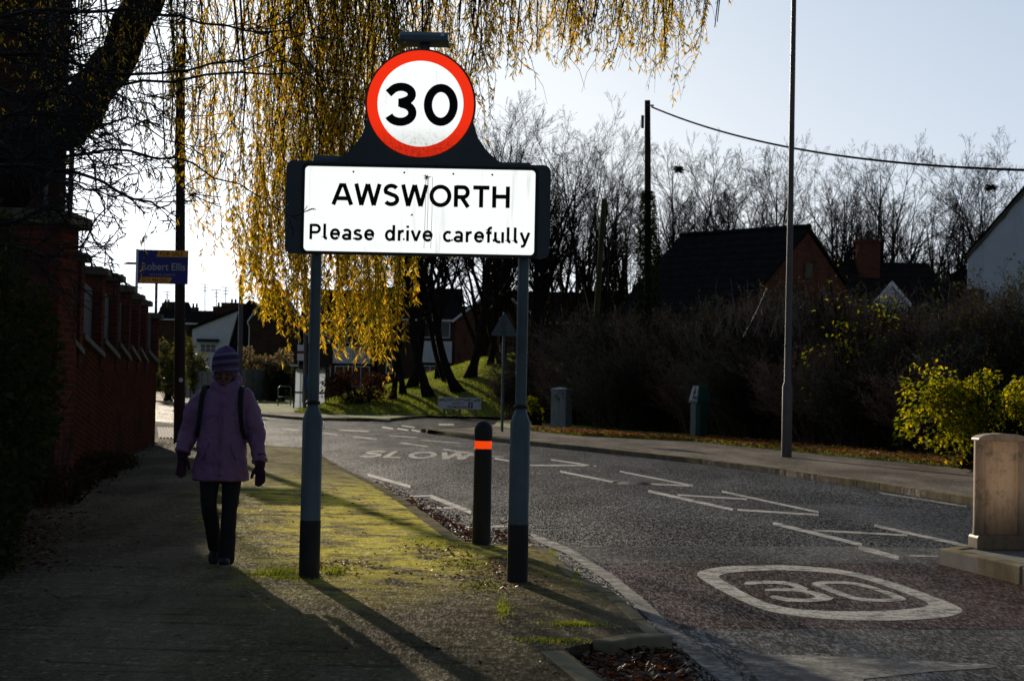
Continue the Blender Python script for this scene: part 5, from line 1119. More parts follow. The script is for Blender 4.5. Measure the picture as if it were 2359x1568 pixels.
# ---- willow
r = random.Random(31)
wt = empty('weeping_willow', (D(-150, 1000, 22).x, 22.0, 0), 0, 'big weeping willow whose yellow leafed strands hang over the sign and path', 'tree')
o0 = Vector(wt.location)
tp_ = [(-150, 1010), (-130, 760), (-90, 560), (0, 440), (85, 335), (165, 265), (237, 190), (283, 100), (330, 10), (395, -130), (480, -300)]
rad_ = [.62, .50, .44, .38, .33, .29, .255, .235, .215, .20, .15]
mb = MB(); pts = [D(x, y, 22.0) - o0 for x, y in tp_]; fine = []; fr = []
for i in range(len(pts) - 1):
    for k in range(4): t = k / 4; fine.append(pts[i].lerp(pts[i + 1], t) + Vector((.03 * math.sin(i * 4 + k), 0, .03 * math.cos(i * 3 + k)))); fr.append((rad_[i] * (1 - t) + rad_[i + 1] * t) * (1 + .07 * math.sin(i * 5 + k * 2)))
fine.append(pts[-1]); fr.append(rad_[-1]); mb.tube(fine, fr, 16); mb.build('trunk', M['bark'], wt, True)
lim = MB(); top = pts[-1]
def bough(p0, p1, r0, r1, sag=.3, n=9):
    out = []
    for i in range(n): t = i / (n - 1); q = p0.lerp(p1, t); q.z += 1.1 * math.sin(t * math.pi) * sag; q += Vector((.08 * math.sin(t * 9 + p1.x), .08 * math.cos(t * 7), 0)); out.append(q)
    lim.tube(out, [r0 + (r1 - r0) * i / (n - 1) for i in range(n)], 7); return out
def env(x):
    T = [(-60, 330), (60, 400), (150, 560), (230, 600), (300, 590), (360, 650), (440, 690), (520, 720), (580, 690), (640, 770), (700, 770), (760, 820), (830, 840), (900, 830), (940, 760), (975, 660), (1000, 330), (1080, 420), (1130, 330), (1180, 240), (1240, 215), (1320, 190), (1400, 180), (1480, 220), (1540, 240), (1590, 215), (1630, 130), (1680, 70), (1720, 10)]
    for (x0, h0), (x1, h1) in zip(T, T[1:]):
        if x0 <= x <= x1: return h0 + (h1 - h0) * (x - x0) / (x1 - x0)
    return -50
leafb = MB(); stem = MB()
clumps = []
for cx, n, sg_ in ((30, 12, 40), (110, 16, 35), (190, 18, 30), (255, 16, 28), (330, 18, 30), (395, 16, 22), (430, 22, 14), (480, 24, 24), (535, 26, 20), (585, 20, 22), (640, 32, 24), (690, 36, 24), (735, 38, 24), (775, 40, 22), (815, 38, 24), (860, 36, 24), (900, 28, 20), (950, 18, 20), (1000, 15, 24), (1050, 15, 22), (1100, 16, 18), (1150, 12, 22), (1210, 14, 26), (1270, 16, 22), (1330, 20, 24), (1375, 20, 16), (1430, 14, 22), (1490, 16, 20), (1540, 18, 18), (1590, 13, 18), (1640, 7, 20)):
    Yc_ = r.uniform(17.5, 23.5); clumps.append((cx, n, sg_, Yc_))
for (cx, n, sg_, Yc_) in clumps:
    hub = D(cx + r.uniform(-40, 20), -r.uniform(180, 330), Yc_) - o0; bough(top + rv(r, .3), hub, .07, .02, .5)
    # secondary drooping branch
    for kk_ in range(2):
        x2 = cx + r.gauss(0, sg_); e2 = env(x2); q = D(x2, e2 * r.uniform(.2, .6), Yc_) - o0; m1 = hub.lerp(q, .4) + Vector((r.uniform(-.15, .15), 0, .35)); lim.tube([hub, m1, hub.lerp(q, .75) + Vector((.06, 0, .2)), q], [.018, .013, .009, .005], 5, False)
    subs = [(r.gauss(0, 1), r.uniform(.55, 1.0)) for _ in range(max(3, n // 4))]
    for k in range(int(n * (.68 if cx < 600 else 1))):
        so, sl_ = r.choice(subs); x2 = cx + so * sg_ * .8 + r.gauss(0, sg_ * .35); e2 = env(x2); Ys_ = Yc_ + r.gauss(0, .6)
        y1 = -60 + (e2 + 60) * sl_ * r.uniform(.62, 1.04) + (0 if not 580 < x2 < 960 or r.random() < .4 else 60) + r.uniform(-15, 15); y0 = -r.uniform(80, 330)
        if r.random() < .22: y0 = r.uniform(-60, max(-50, y1 - 200))
        a = D(x2 + r.gauss(0, 38), y0, Ys_) - o0; b_ = D(x2, y1, Ys_) - o0; L_ = (a - b_).length
        if b_.z > a.z - .2: continue
        seg = max(5, int(L_ / .16)); ph, am = r.uniform(0, 6.28), r.uniform(.03, .13); ph2 = r.uniform(0, 6.28); P = []
        for i in range(seg + 1):
            t = i / seg; q = a.lerp(b_, t); q.x += am * 1.5 * math.sin(t * L_ * 1.7 + ph) + .035 * math.sin(t * L_ * 4.1 + ph2) + .02 * math.sin(t * L_ * 9 + ph); q.y += am * math.cos(t * L_ * 1.3 + ph2); P.append(q)
        if r.random() < .5: P[-1] += Vector((r.uniform(-.08, .08), 0, .05))
        stem.tube(P, [.0065 - .004 * i / seg for i in range(seg + 1)], 3, False)
        dens = r.choice([.5, .8, 1.0, 1.0, 1.2]) * (.46 if x2 < 380 else (.72 if x2 > 1000 else (.62 if x2 < 600 else .80))); nl = int(L_ / .021 * dens)
        for i in range(nl):
            t = r.random() if r.random() < .6 else r.random() ** .6; f = t * seg; ii = min(int(f), seg - 1); p = P[ii].lerp(P[ii + 1], f - ii); tn = (P[ii + 1] - P[ii]).normalized(); a_ = r.uniform(0, 6.28)
            d = Vector((math.cos(a_), math.sin(a_), 0)) * r.uniform(.25, .95) + tn * r.uniform(.5, 1.2); leafb.leaf(p, d, Vector((math.cos(a_ + 1.5), math.sin(a_ + 1.5), .3)), r.uniform(.04, .092), r.uniform(.011, .019), r.uniform(-.12, .2))
        for i in range(int(L_ * 2.2)):      # side twigs
            ii = r.randrange(seg); p = P[ii]; a_ = r.uniform(0, 6.28); q = p + Vector((math.cos(a_) * .2, math.sin(a_) * .15, -r.uniform(-.02, .38))); stem.tube([p, p.lerp(q, .5) + Vector((math.cos(a_) * .03, 0, .03)), q], [.003, .0025, .0015], 3, False)
            if dens > .4:
                for _ in range(3): pq = p.lerp(q, r.random()); leafb.leaf(pq, rv(r, .5) + Vector((0, 0, -1)), rv(r), r.uniform(.05, .10), r.uniform(.012, .018))
for k in range(105):     # low fringe between the sign posts and left of them
    x2 = r.choice([r.gauss(650, 45), r.gauss(780, 55), r.gauss(870, 45), r.gauss(600, 30)]); e2 = env(x2); Ys_ = r.uniform(16.8, 21); y1 = e2 - abs(r.gauss(0, 75)) + r.uniform(-5, 15); y0 = y1 - r.uniform(150, 380)
    a = D(x2 + r.gauss(-14, 16), y0, Ys_) - o0; b_ = D(x2, y1, Ys_) - o0; L_ = (a - b_).length; seg = 8; ph = r.uniform(0, 6.28); P = []
    for i in range(seg + 1): t = i / seg; q = a.lerp(b_, t); q.x += .05 * math.sin(t * 3 + ph); q.y += .05 * math.cos(t * 3 + ph); P.append(q)
    stem.tube(P, [.0045 - .003 * i / seg for i in range(seg + 1)], 3, False)
    for i in range(int(L_ / .014)):
        t = r.random() ** .8; f = t * seg; ii = min(int(f), seg - 1); p = P[ii].lerp(P[ii + 1], f - ii); tn = (P[ii + 1] - P[ii]).normalized(); a_ = r.uniform(0, 6.28); d = Vector((math.cos(a_), math.sin(a_), 0)) * r.uniform(.25, .95) + tn * r.uniform(.5, 1.2); leafb.leaf(p, d, Vector((math.cos(a_ + 1.5), math.sin(a_ + 1.5), .3)), r.uniform(.05, .10), r.uniform(.012, .02), r.uniform(-.12, .2))
lim.build('boughs', M['bark'], wt, True); stem.build('hanging_stems', M['twig'], wt); leafb.build('foliage', M['willowleaf'], wt)
# a lone low sprig in front of the bank trees
# ---- bare thorny shrub in the left foreground whose twigs reach across the top left
hs_ = empty('bare_hawthorn', (D(-260, 900, 12.5).x, 12.5, 0), 0, 'leafless shrub whose thin dark twigs reach in from the left edge', 'shrub'); mb = MB(); o1 = Vector(hs_.location); r = random.Random(8)
arcs = [((-200, 120), (90, 120), (300, 175), (560, 150), (760, 45)), ((-200, 200), (100, 230), (330, 190), (620, 165), (790, 210)), ((-180, 330), (60, 370), (260, 340), (450, 380), (640, 470)), ((-200, 60), (60, 30), (300, 20), (520, 60), (700, 80)), ((-200, 420), (50, 380), (200, 400), (340, 470), (430, 470)),
        ((-200, 260), (0, 300), (150, 300), (290, 270), (420, 330)), ((-200, 480), (0, 520), (110, 470), (200, 530), (260, 600)), ((-200, 10), (20, 130), (140, 190), (250, 300), (330, 420)), ((-200, 380), (-20, 300), (120, 200), (240, 120), (330, 90)), ((-180, 540), (20, 560), (120, 600), (190, 560), (260, 470)), ((-200, 160), (20, 210), (140, 280), (210, 380), (240, 500)), ((-200, 300), (10, 340), (130, 420), (220, 440), (320, 400)), ((-200, -20), (-20, 60), (110, 90), (240, 200), (380, 260))]
for i, A in enumerate(arcs):
    Yh = 12.5 + r.uniform(-1.5, 1.5); P = [D(x, y, Yh) - o1 for x, y in A]; pts2 = []
    for j in range(len(P) - 1):
        for k in range(4): pts2.append(P[j].lerp(P[j + 1], k / 4) + rv(r, .025))
    pts2.append(P[-1]); root = Vector((r.uniform(-.6, 0), r.uniform(-.4, .4), -.1)); pts2 = [root, root.lerp(pts2[0], .5) + Vector((-.2, 0, .2))] + pts2; n_ = len(pts2); rd = [.017 * (1 - .88 * k / (n_ - 1)) + .0015 for k in range(n_)]
    mb.tube(pts2, rd, 6, False); spec = [(4, .55, 38, -.05, 3, .18), (3, .5, 40, 0, 3, .2), (0, 0, 0, 0, 2, .2)]
    for k in range(4, n_ - 1):
        for _ in range(2 if k < n_ * .5 else (1 if k % 2 else 0)):
            dd = (pts2[k + 1] - pts2[k]).normalized(); dd = (dd + rv(r, .9)).normalized(); grow(mb, r, pts2[k], dd, r.uniform(.25, .75) * (1.15 - .7 * k / n_), rd[k] * .42, 0, spec)
mb.build('branches', simple('black brown twigs', (.016, .012, .010), .8, .3, 5, 0), hs_)
# dark ivy hedge in the left foreground, at the foot of the pier
def blob_hedge(name, cs, n, mat, label, cat, sz, seed, tw=0):
    r = random.Random(seed); e = empty(name, (cs[0][0], cs[0][1], 0), 0, label, cat); o = Vector(e.location); mb = MB()
    for k in range(n):
        c = r.choice(cs); u = rv(r).normalized() * r.random() ** .35; p = Vector((c[0] + u.x * c[3], c[1] + u.y * c[4], c[2] + u.z * c[5])) - o
        if p.z < .02: p.z = r.uniform(.02, .1)
        mb.leaf(p, u + rv(r, .8) + Vector((0, 0, -.3)), rv(r).normalized(), sz * r.uniform(.5, 1.3), sz * r.uniform(.5, 1))
    mb.build('foliage', M[mat], e); mb = MB()
    for k in range(tw):
        c = r.choice(cs); p = Vector((c[0] + r.uniform(-.3, .3), c[1], 0)) - o; q = Vector((c[0] + r.uniform(-1, 1) * c[3] * 1.2, c[1] + r.uniform(-1, 1) * c[4], c[2] + r.uniform(-.2, 1.2) * c[5])) - o; mb.tube([p, p.lerp(q, .5) + rv(r, .2), q], [.012, .009, .004], 4, False)
    mb.build('branches', M['twig'], e); return e
blob_hedge('ivy_hedge', [(-4.4, 15.3, 1.0, .55, 1.2, .95), (-4.9, 17.5, 1.3, .6, 1.3, 1.2), (-4.1, 13.6, .45, .5, 1.0, .5), (-5.6, 18.6, 2.2, .7, 1, 1.1), (-5.1, 15.6, 2.0, .6, .9, .9)], 22000, 'ivy', 'dark ivy covered shrub at the left edge of the path', 'shrub', .075, 41, 120)
blob_hedge('path_edge_plants', [(-3.45, 11.0, .1, .35, .9, .25), (-3.2, 9.6, .1, .3, .8, .25), (-3.75, 12.6, .15, .35, .9, .3)], 5000, 'ivy', 'low dark ground plants along the left edge of the path', 'plant', .06, 42, 50)
blob_hedge('wall_foot_weeds', [(-5.3, 22.5, .12, .22, 1, .2), (-5.6, 25, .12, .25, 1.2, .25), (-5.9, 27.5, .10, .25, 1.4, .15), (-4.95, 20, .15, .3, 1, .25)], 3600, 'shrubleaf', 'dark weeds and dead leaves at the foot of the brick wall', 'plant', .06, 43, 30)

# ---- grass and leaf litter (uncountable)
M['litter2'] = leafmat('orange fallen leaves', [(.1, (.06, .03, .012)), (.45, (.18, .075, .02)), (.75, (.40, .16, .03)), (.95, (.55, .30, .05))], .45, .7)
def scatter_litter(name, regions, n, mat, sz, seed, label, cat='fallen leaves', lift=.01, flat=.35):
    r = random.Random(seed); mb = MB()
    for k in range(n):
        p = regions(r)
        if p is None: continue
        a = r.uniform(0, 6.283); d = Vector((math.cos(a), math.sin(a), r.uniform(-flat, flat))); mb.leaf(p + Vector((0, 0, lift + r.random() * .02)), d, Vector((r.uniform(-.5, .5), r.uniform(-.5, .5), 1)), sz * r.uniform(.5, 1.3), sz * r.uniform(.35, .8), r.uniform(-.1, .25))
    o = mb.build(name, mat); o['kind'] = 'stuff'; tag(o, label, cat); return o
def tri_pick(r, P):
    n = len(P); i = r.randrange(1, n - 1); a, b_ = r.random(), r.random()
    if a + b_ > 1: a, b_ = 1 - a, 1 - b_
    return P[0] + (P[i] - P[0]) * a + (P[i + 1] - P[0]) * b_
gul = [G(x, y, -.08) for x, y in ((1370, 1484), (1505, 1466), (1550, 1500), (1590, 1568), (1640, 1680), (1500, 1680), (1410, 1575), (1310, 1500))]
scatter_litter('fallen_leaves', lambda r: tri_pick(r, gul) , 2600, M['litter'], .06, 61, 'rusty fallen leaves piled in the gully at the bottom of the pavement', lift=.012, flat=.6)
gut = [G(x, y, ZR) for x, y in ((850, 1112), (935, 1152), (985, 1187), (1065, 1243), (1150, 1252), (1200, 1246), (1120, 1222), (1040, 1192), (960, 1150), (900, 1118))]
def gutter_r(r):
    i = r.choice([0, 1, 1, 2, 2, 2]); a, b_ = gut[i], gut[i + 1]; t = r.random(); q = a.lerp(b_, t); return q + Vector((abs(r.gauss(.06, .10)), 0, .0))
scatter_litter('fallen_leaves', gutter_r, 620, M['litter'], .06, 62, 'orange leaves lying in the gutter left of the black bollard', lift=.004, flat=.5)
scatter_litter('fallen_leaves', lambda r: tri_pick(r, [G(x, y, ZR) for x, y in ((1070, 1250), (1215, 1262), (1225, 1236), (1140, 1225), (1040, 1215))]) , 420, M['litter'], .06, 68, 'leaves around the foot of the black bollard', lift=.01)
def bankfoot(r):
    X = r.uniform(-9.6, -3.0); Y = 81.5 + abs(r.gauss(0, 3.5)); 
    if r.random() > .25 + max(0, (-X - 4) / 6): return None
    return Vector((X, Y, bank(X, Y) + .01))
scatter_litter('fallen_leaves', bankfoot, 3800, M['litter'], .13, 63, 'brown leaves strewn over the left foot of the grass bank')
vb = [Vector((p.x, p.y, .012)) for p in fb[1:-1]]
def vergeleaf(r):
    s = r.random() * (len(vb) - 1); i = int(s); p = vb[i].lerp(vb[min(i + 1, len(vb) - 1)], s - i); nrm_ = Vector((1, .25, 0)).normalized(); q = p + nrm_ * abs(r.gauss(.1, .9)); q.z = .03 + r.random() * .05; return q
scatter_litter('fallen_leaves', vergeleaf, 9000, M['litter2'], .11, 64, 'fallen leaves along the grass strip behind the far pavement')
vb2 = [Vector((G(x, y).x, G(x, y).y, .01)) for x, y in ((365, 1022), (250, 1090), (120, 1200), (60, 1330))]
def wallleaf(r):
    s = r.random() * 3; i = int(s); p = vb2[i].lerp(vb2[i + 1], s - i); return p + Vector((r.gauss(-.15, .22), r.gauss(0, .3), .01))
scatter_litter('fallen_leaves', wallleaf, 2600, M['litter'], .055, 65, 'dull leaves along the shaded left edge of the path')
def pathlit(r):
    X = r.uniform(-3.5, 1.0); Y = r.uniform(6.5, 24); return Vector((X, Y, .001)) if X < -.3 + (16.2 - Y) * .17 else None
scatter_litter('fallen_leaves', pathlit, 260, M['litter'], .045, 66, 'stray dry leaves scattered over the path', lift=.003)
r = random.Random(70); mb = MB()
for k in range(110):
    q = pathlit(r)
    if q is None: continue
    a = r.uniform(0, 6.28); L_ = r.uniform(.03, .10); d = Vector((math.cos(a), math.sin(a), 0)); s_ = Vector((-d.y, d.x, 0)); q.z = .004; mb.tube([q, q + d * L_ * .5 + s_ * r.uniform(-.02, .02) + Vector((0, 0, .006)), q + d * L_], .0018, 4)
for (x, y, L_, a) in ((1150, 1205, .35, .2),):
    q = G(x, y, .01); d = Vector((math.cos(a), math.sin(a), 0)); mb.tube([q, q + d * L_ * .5 + Vector((0, 0, .03)), q + d * L_], [.006, .005, .002], 5)
o = mb.build('fallen_twigs', M['twig']); o['kind'] = 'stuff'; tag(o, 'small dry twigs scattered over the path', 'twigs')
def blades(name, pick, n, L_, wd, seed, label, mat='grass'):
    r = random.Random(seed); mb = MB()
    for k in range(n):
        p = pick(r)
        if p is None: continue
        d = Vector((r.uniform(-.5, .5), r.uniform(-.5, .5), 1)); s_ = L_ * r.uniform(.5, 1.3); a = r.uniform(0, 6.28); w2 = Vector((math.cos(a), math.sin(a), 0)) * wd; m = p + d * s_ * .55; tpp = p + d * s_ + Vector((d.x, d.y, -.3)) * s_ * .4; mb.add([p - w2, p + w2, m + w2 * .6, tpp, m - w2 * .6], [(0, 1, 2, 4), (4, 2, 3)])
    o = mb.build(name, M[mat]); o['kind'] = 'stuff'; return tag(o, label, 'grass')
def bk(r):
    X = r.uniform(-9.5, 5); Y = 80.9 + 21 * r.random() ** 1.1; return Vector((X, Y, bank(X, Y)))
blades('grass', bk, 60000, .11, .016, 71, 'short grass growing on the bank under the trees')
def vg(r):
    s = r.random() * (len(vb) - 1); i = int(s); p = vb[i].lerp(vb[min(i + 1, len(vb) - 1)], s - i); return p + Vector((1, .25, 0)).normalized() * r.uniform(-.02, 1.6)
blades('grass', vg, 15000, .09, .008, 72, 'grass strip along the back of the far pavement')
def near_tufts(r):
    c = r.choice([(610, 1322, .18, .05), (660, 1330, .2, .06), (770, 1310, .14, .06), (1010, 1255, .3, .25), (1060, 1300, .22, .2), (1110, 1350, .2, .25), (1310, 1437, .14, .05), (1340, 1437, .12, .05), (1270, 1475, .2, .06), (1160, 1400, .05, .25), (1270, 1280, .05, .25), (1330, 1330, .04, .2), (980, 1240, .25, .1)])
    q = G(c[0], c[1]); return q + Vector((r.gauss(0, c[2]) * .5, r.gauss(0, c[3]), .0))
blades('grass', near_tufts, 5000, .016, .003, 73, 'mossy grass tufts in the pavement around the posts')
blades('grass', lambda r: G(r.choice([r.gauss(625, 22), r.gauss(655, 16), r.gauss(770, 14)]), r.gauss(1318, 4)), 500, .045, .0025, 74, 'longer grass at the foot of the left sign post')
def nearmoss(r):
    c = r.choice([(1010, 1265), (1050, 1290), (1090, 1320), (1110, 1345), (1160, 1345), (1130, 1300), (780, 1308), (740, 1312)]); q = G(*c); return q + Vector((r.gauss(0, .16), r.gauss(0, .35), 0))
scatter_litter('fallen_leaves', nearmoss, 800, M['litter'], .04, 67, 'dark leaves caught in the moss between the sign posts', lift=.005)
# ================================================================== WOMAN WALKING TOWARDS THE CAMERA
pp = G(505, 1301)
M['skin'] = simple('skin', (.15, .075, .055), .55, .15, 12, .15, 60)
M['purple'] = NT('mauve waterproof jacket'); g = M['purple']; f = g.noise(5, 4, .6); g.col(g.ramp(f, [(.3, (.19, .095, .205)), (.7, (.26, .13, .27))])); g.rough(.55, .35)
fold = g.noise(5.5, 4, .55, g.stretch(1.6, 1.6, .9, (.3, .5, .2)), 1.2); g.bump(g.math('ADD', fold, g.math('MULTIPLY', g.noise(24, 3), .10)), .6, .035); M['purple'] = g.m
M['trouser'] = simple('black trousers', (.012, .012, .014), .85, .3, 8, .5, 20)
M['glove'] = simple('dark maroon knitted glove', (.045, .012, .03), .9, .3, 12, .8, 140)
M['strap'] = simple('black webbing', (.008, .008, .009), .8)
M['shoe'] = simple('black shoe', (.012, .012, .014), .6); M['sole'] = simple('pale shoe sole', (.22, .22, .22), .7)
M['hair'] = simple('grey white hair', (.16, .16, .155), .8, .25, 20, .6, 90)
g = NT('striped knitted hat'); x = g.xyz(); z = g.math('ADD', x[2], g.math('MULTIPLY', x[0], -.12)); fr = g.math('MULTIPLY', g.math('ADD', z, -1.40), 1 / .21)
cs = [(.0, (.13, .08, .20)), (.10, (.10, .07, .25)), (.17, (.24, .23, .32)), (.22, (.12, .09, .23)), (.32, (.065, .04, .11)), (.40, (.16, .09, .21)), (.47, (.20, .19, .29)), (.52, (.08, .06, .15)), (.60, (.055, .035, .09)), (.66, (.13, .08, .18)), (.72, (.26, .25, .34)), (.77, (.12, .09, .26)), (.87, (.13, .09, .27)), (.93, (.15, .09, .20))]
c = g.ramp(fr, cs); g.t.nodes[-1]
for n_ in g.n:
    if n_.bl_idname == 'ShaderNodeValToRGB': n_.color_ramp.interpolation = 'CONSTANT'
g.col(c); g.rough(.95, .1); g.bump(g.noise(130, 2, .5, g.stretch(1, 1, 2.2)), 1, .006); M['hat'] = g.m
def remesh(o, vox, sm=6, disp=None, fac=.5):
    m = o.modifiers.new('remesh', 'REMESH'); m.mode = 'VOXEL'; m.voxel_size = vox; m.use_smooth_shade = True
    s = o.modifiers.new('smooth', 'SMOOTH'); s.iterations = sm; s.factor = fac
    if disp:
        tx = bpy.data.textures.new('folds', 'CLOUDS'); tx.noise_scale = disp[0]; tx.noise_depth = 2; d = o.modifiers.new('folds', 'DISPLACE'); d.texture = tx; d.strength = disp[1]; d.mid_level = .5; d.texture_coords = 'LOCAL'
    dg = bpy.context.evaluated_depsgraph_get(); me = bpy.data.meshes.new_from_object(o.evaluated_get(dg)); old = o.data; o.modifiers.clear(); mats = list(old.materials); o.data = me; me.materials.clear()
    for q in mats: me.materials.append(q)
    me.polygons.foreach_set('use_smooth', [True] * len(me.polygons)); return o
def loft(mb, pts, n=20):     # (centre, rx, ry) rings horizontal
    mb.rings([(p[0], p[1], p[2], p[3], p[4]) for p in pts], n)
def chain(mb, pts, rad, n=14):
    mb.tube(pts, rad, n)
    for p, q in ((pts[0], rad[0]), (pts[-1], rad[-1])): mb.ell(p, (q, q, q), 12, 8)
hc = Vector((.018, -.055, 1.445)); tilt = Matrix.Rotation(R(27), 4, 'X') @ Matrix.Rotation(R(5), 4, 'Y')
# body (one continuous surface: head, neck, torso, arms, legs)
mb = MB()
mb.ell(hc, (.074, .092, .112), 20, 14, tilt); T4 = Matrix.Translation(hc) @ tilt
def hp_(x, y, z): return T4 @ Vector((x, y, z))
mb.ell(hp_(0, -.052, -.070), (.050, .045, .045), 14, 10, tilt)        # jaw
mb.ell(hp_(0, -.088, -.102), (.022, .016, .016), 10, 8, tilt)        # chin
mb.tube([hp_(0, -.090, .012), hp_(0, -.106, -.018), hp_(0, -.112, -.036)], [.009, .013, .015], 8)   # nose
mb.ell(hp_(0, -.103, -.036), (.020, .012, .011), 10, 6, tilt)
for s in (-1, 1):
    mb.ell(hp_(s * .037, -.078, -.022), (.022, .016, .018), 10, 8, tilt); mb.ell(hp_(s * .030, -.086, .026), (.026, .010, .009), 10, 6, tilt)
    mb.ell(hp_(s * .077, .0, -.01), (.012, .02, .03), 8, 8, tilt)
mb.ell(hp_(0, -.094, -.064), (.026, .010, .007), 10, 6, tilt); mb.ell(hp_(0, -.092, -.076), (.022, .010, .006), 10, 6, tilt)
chain(mb, [Vector((.008, .01, 1.25)), Vector((.012, -.01, 1.34)), hc], [.06, .052, .05])
loft(mb, [(0, 0, .80, .13, .10), (0, 0, .95, .12, .09), (0, 0, 1.12, .14, .10), (0, 0, 1.24, .15, .09), (0, 0, 1.30, .07, .06)])
for pts in ([Vector((-.15, 0, 1.24)), Vector((-.225, .02, .99)), Vector((-.275, -.03, .80))], [Vector((.16, 0, 1.24)), Vector((.235, .01, .99)), Vector((.275, -.05, .76))]): chain(mb, pts, [.05, .042, .03])
LEGL = [Vector((-.075, .02, .85)), Vector((-.084, -.03, .47)), Vector((-.062, .165, .15))]; LEGR = [Vector((.072, 0, .85)), Vector((.062, -.03, .46)), Vector((.05, -.03, .08))]
for pts in (LEGL, LEGR): chain(mb, pts, [.065, .045, .032])
body = mb.build('person', M['skin']); remesh(body, .0055, 4); body.location = pp; tag(body, 'woman in a mauve waterproof jacket and striped knitted hat walking with head bowed', 'person')
for s in (-1, 1):
    mb = MB(); mb.ell(hp_(s * .030, -.0845, .004), (.0115, .006, .0045), 12, 8, tilt); mb.build('eye', M['strap'], body, True)
mb = MB(); mb.ell(hp_(0, -.1045, -.069), (.020, .0035, .0022), 12, 6, tilt); mb.build('lips', simple('lips', (.16, .05, .05), .5, .1, 8, 0), body, True)
# trousers
mb = MB(); loft(mb, [(0, 0, .62, .10, .09), (0, 0, .72, .15, .11), (0, .0, .88, .145, .11)])
def leg(pts, rads): 
    for i in range(len(pts) - 1):
        mb.tube([pts[i].lerp(pts[i + 1], k / 6) for k in range(7)], [rads[i] + (rads[i + 1] - rads[i]) * k / 6 for k in range(7)], 18); mb.ell(pts[i + 1], (rads[i + 1],) * 3, 14, 10)
leg([LEGL[0], Vector((-.086, -.01, .62)), Vector((-.084, -.04, .45)), Vector((-.068, .06, .28)), Vector((-.062, .17, .12))], [.092, .074, .060, .055, .052])
leg([LEGR[0], Vector((.078, -.01, .62)), Vector((.070, -.03, .42)), Vector((.060, -.03, .22)), Vector((.054, -.025, .055))], [.092, .074, .058, .058, .064])
tr = mb.build('trousers', M['trouser'], body); remesh(tr, .008, 3, (.09, .012))
# shoes
for (c_, yaw, pit) in ((Vector((-.062, .165, .092)), 0, R(52)), (Vector((.052, -.075, .038)), R(4), 0)):
    mb = MB(); Mx = Matrix.Translation(c_) @ Matrix.Rotation(yaw, 4, 'Z') @ Matrix.Rotation(pit, 4, 'X')
    mb.ell(Mx @ Vector((0, -.055, .0)), (.044, .075, .036), 16, 10, Mx.to_3x3().to_4x4()); mb.ell(Mx @ Vector((0, .05, .008)), (.036, .058, .042), 16, 10, Mx.to_3x3().to_4x4()); mb.ell(Mx @ Vector((0, .04, .04)), (.036, .042, .04), 14, 10, Mx.to_3x3().to_4x4())
    sh_ = mb.build('shoe', M['shoe'], body); remesh(sh_, .006, 3); mb = MB()
    o_ = [(.040 * math.cos(a) * (1 - .12 * (math.sin(a) > 0)), .125 * math.sin(a) - .01) for a in [2 * math.pi * k / 24 for k in range(24)]]; mb.prism(o_, -.036, -.018); so = mb.build('sole', M['sole'], sh_, M=Mx)
# jacket
mb = MB()
loft(mb, [(-.005, 0, .628, .208, .150), (-.005, 0, .70, .203, .150), (-.002, 0, .82, .190, .145), (0, 0, .95, .176, .138), (0, 0, 1.06, .176, .138), (.0, 0, 1.16, .182, .132), (.004, 0, 1.23, .175, .118), (.006, .0, 1.285, .140, .098), (.008, .0, 1.325, .100, .086)], 28)
# turned-up collar and folded hood
for k in range(22):
    a = 2 * math.pi * k / 22; front = max(0, -math.sin(a)); zt = 1.335 - .035 * front + .045 * max(0, math.sin(a)); cx, cy = .014 + .088 * math.cos(a), -.005 + .086 * math.sin(a); mb.ell((cx, cy, zt), (.026, .026, .05), 10, 8)
for k in range(9):
    a = R(-10 + 200 * k / 8); mb.ell((.02 + .085 * math.cos(a), .03 + .085 * math.sin(a), 1.375), (.034, .034, .045), 10, 8)
mb.ell((.092, .0, 1.385), (.026, .04, .065), 10, 8); mb.ell((-.070, .02, 1.375), (.026, .04, .05), 10, 8)
AL = [Vector((-.150, .0, 1.235)), Vector((-.205, .015, 1.12)), Vector((-.245, .02, .985)), Vector((-.276, -.012, .872)), Vector((-.284, -.03, .828))]
AR = [Vector((.160, .0, 1.235)), Vector((.208, .01, 1.12)), Vector((.244, .01, .975)), Vector((.268, -.02, .85)), Vector((.284, -.04, .775))]
for A, rr in ((AL, [.078, .082, .078, .062, .054]), (AR, [.078, .080, .070, .056, .050])):
    for i in range(4): mb.tube([A[i].lerp(A[i + 1], k / 5) for k in range(6)], [rr[i] + (rr[i + 1] - rr[i]) * k / 5 for k in range(6)], 18); mb.ell(A[i], (rr[i],) * 3, 14, 10)
    dd = (A[4] - A[3]).normalized(); mb.tube([A[4] - dd * .012, A[4] + dd * .004], [rr[4] + .008, rr[4] + .006], 18)
jk = mb.build('jacket', M['purple'], body); remesh(jk, .0075, 5, (.13, .045), .5)
mb = MB(); mb.tube([(.0, -.148, .66), (.0, -.150, .82), (.002, -.146, .96), (.004, -.145, 1.10), (.008, -.132, 1.21)], .0055, 8); mb.tube([(.012, -.149, .66), (.012, -.152, .82), (.014, -.147, .96), (.016, -.146, 1.10), (.018, -.133, 1.21)], .004, 8); mb.build('zip_flap', M['purple'], jk, True)
for s in (-1, 1):
    mb = MB(); mb.tube([(s * .085, -.140, .90), (s * .125, -.130, .78)], .006, 8); mb.build('pocket_edge', M['purple'], jk, True)
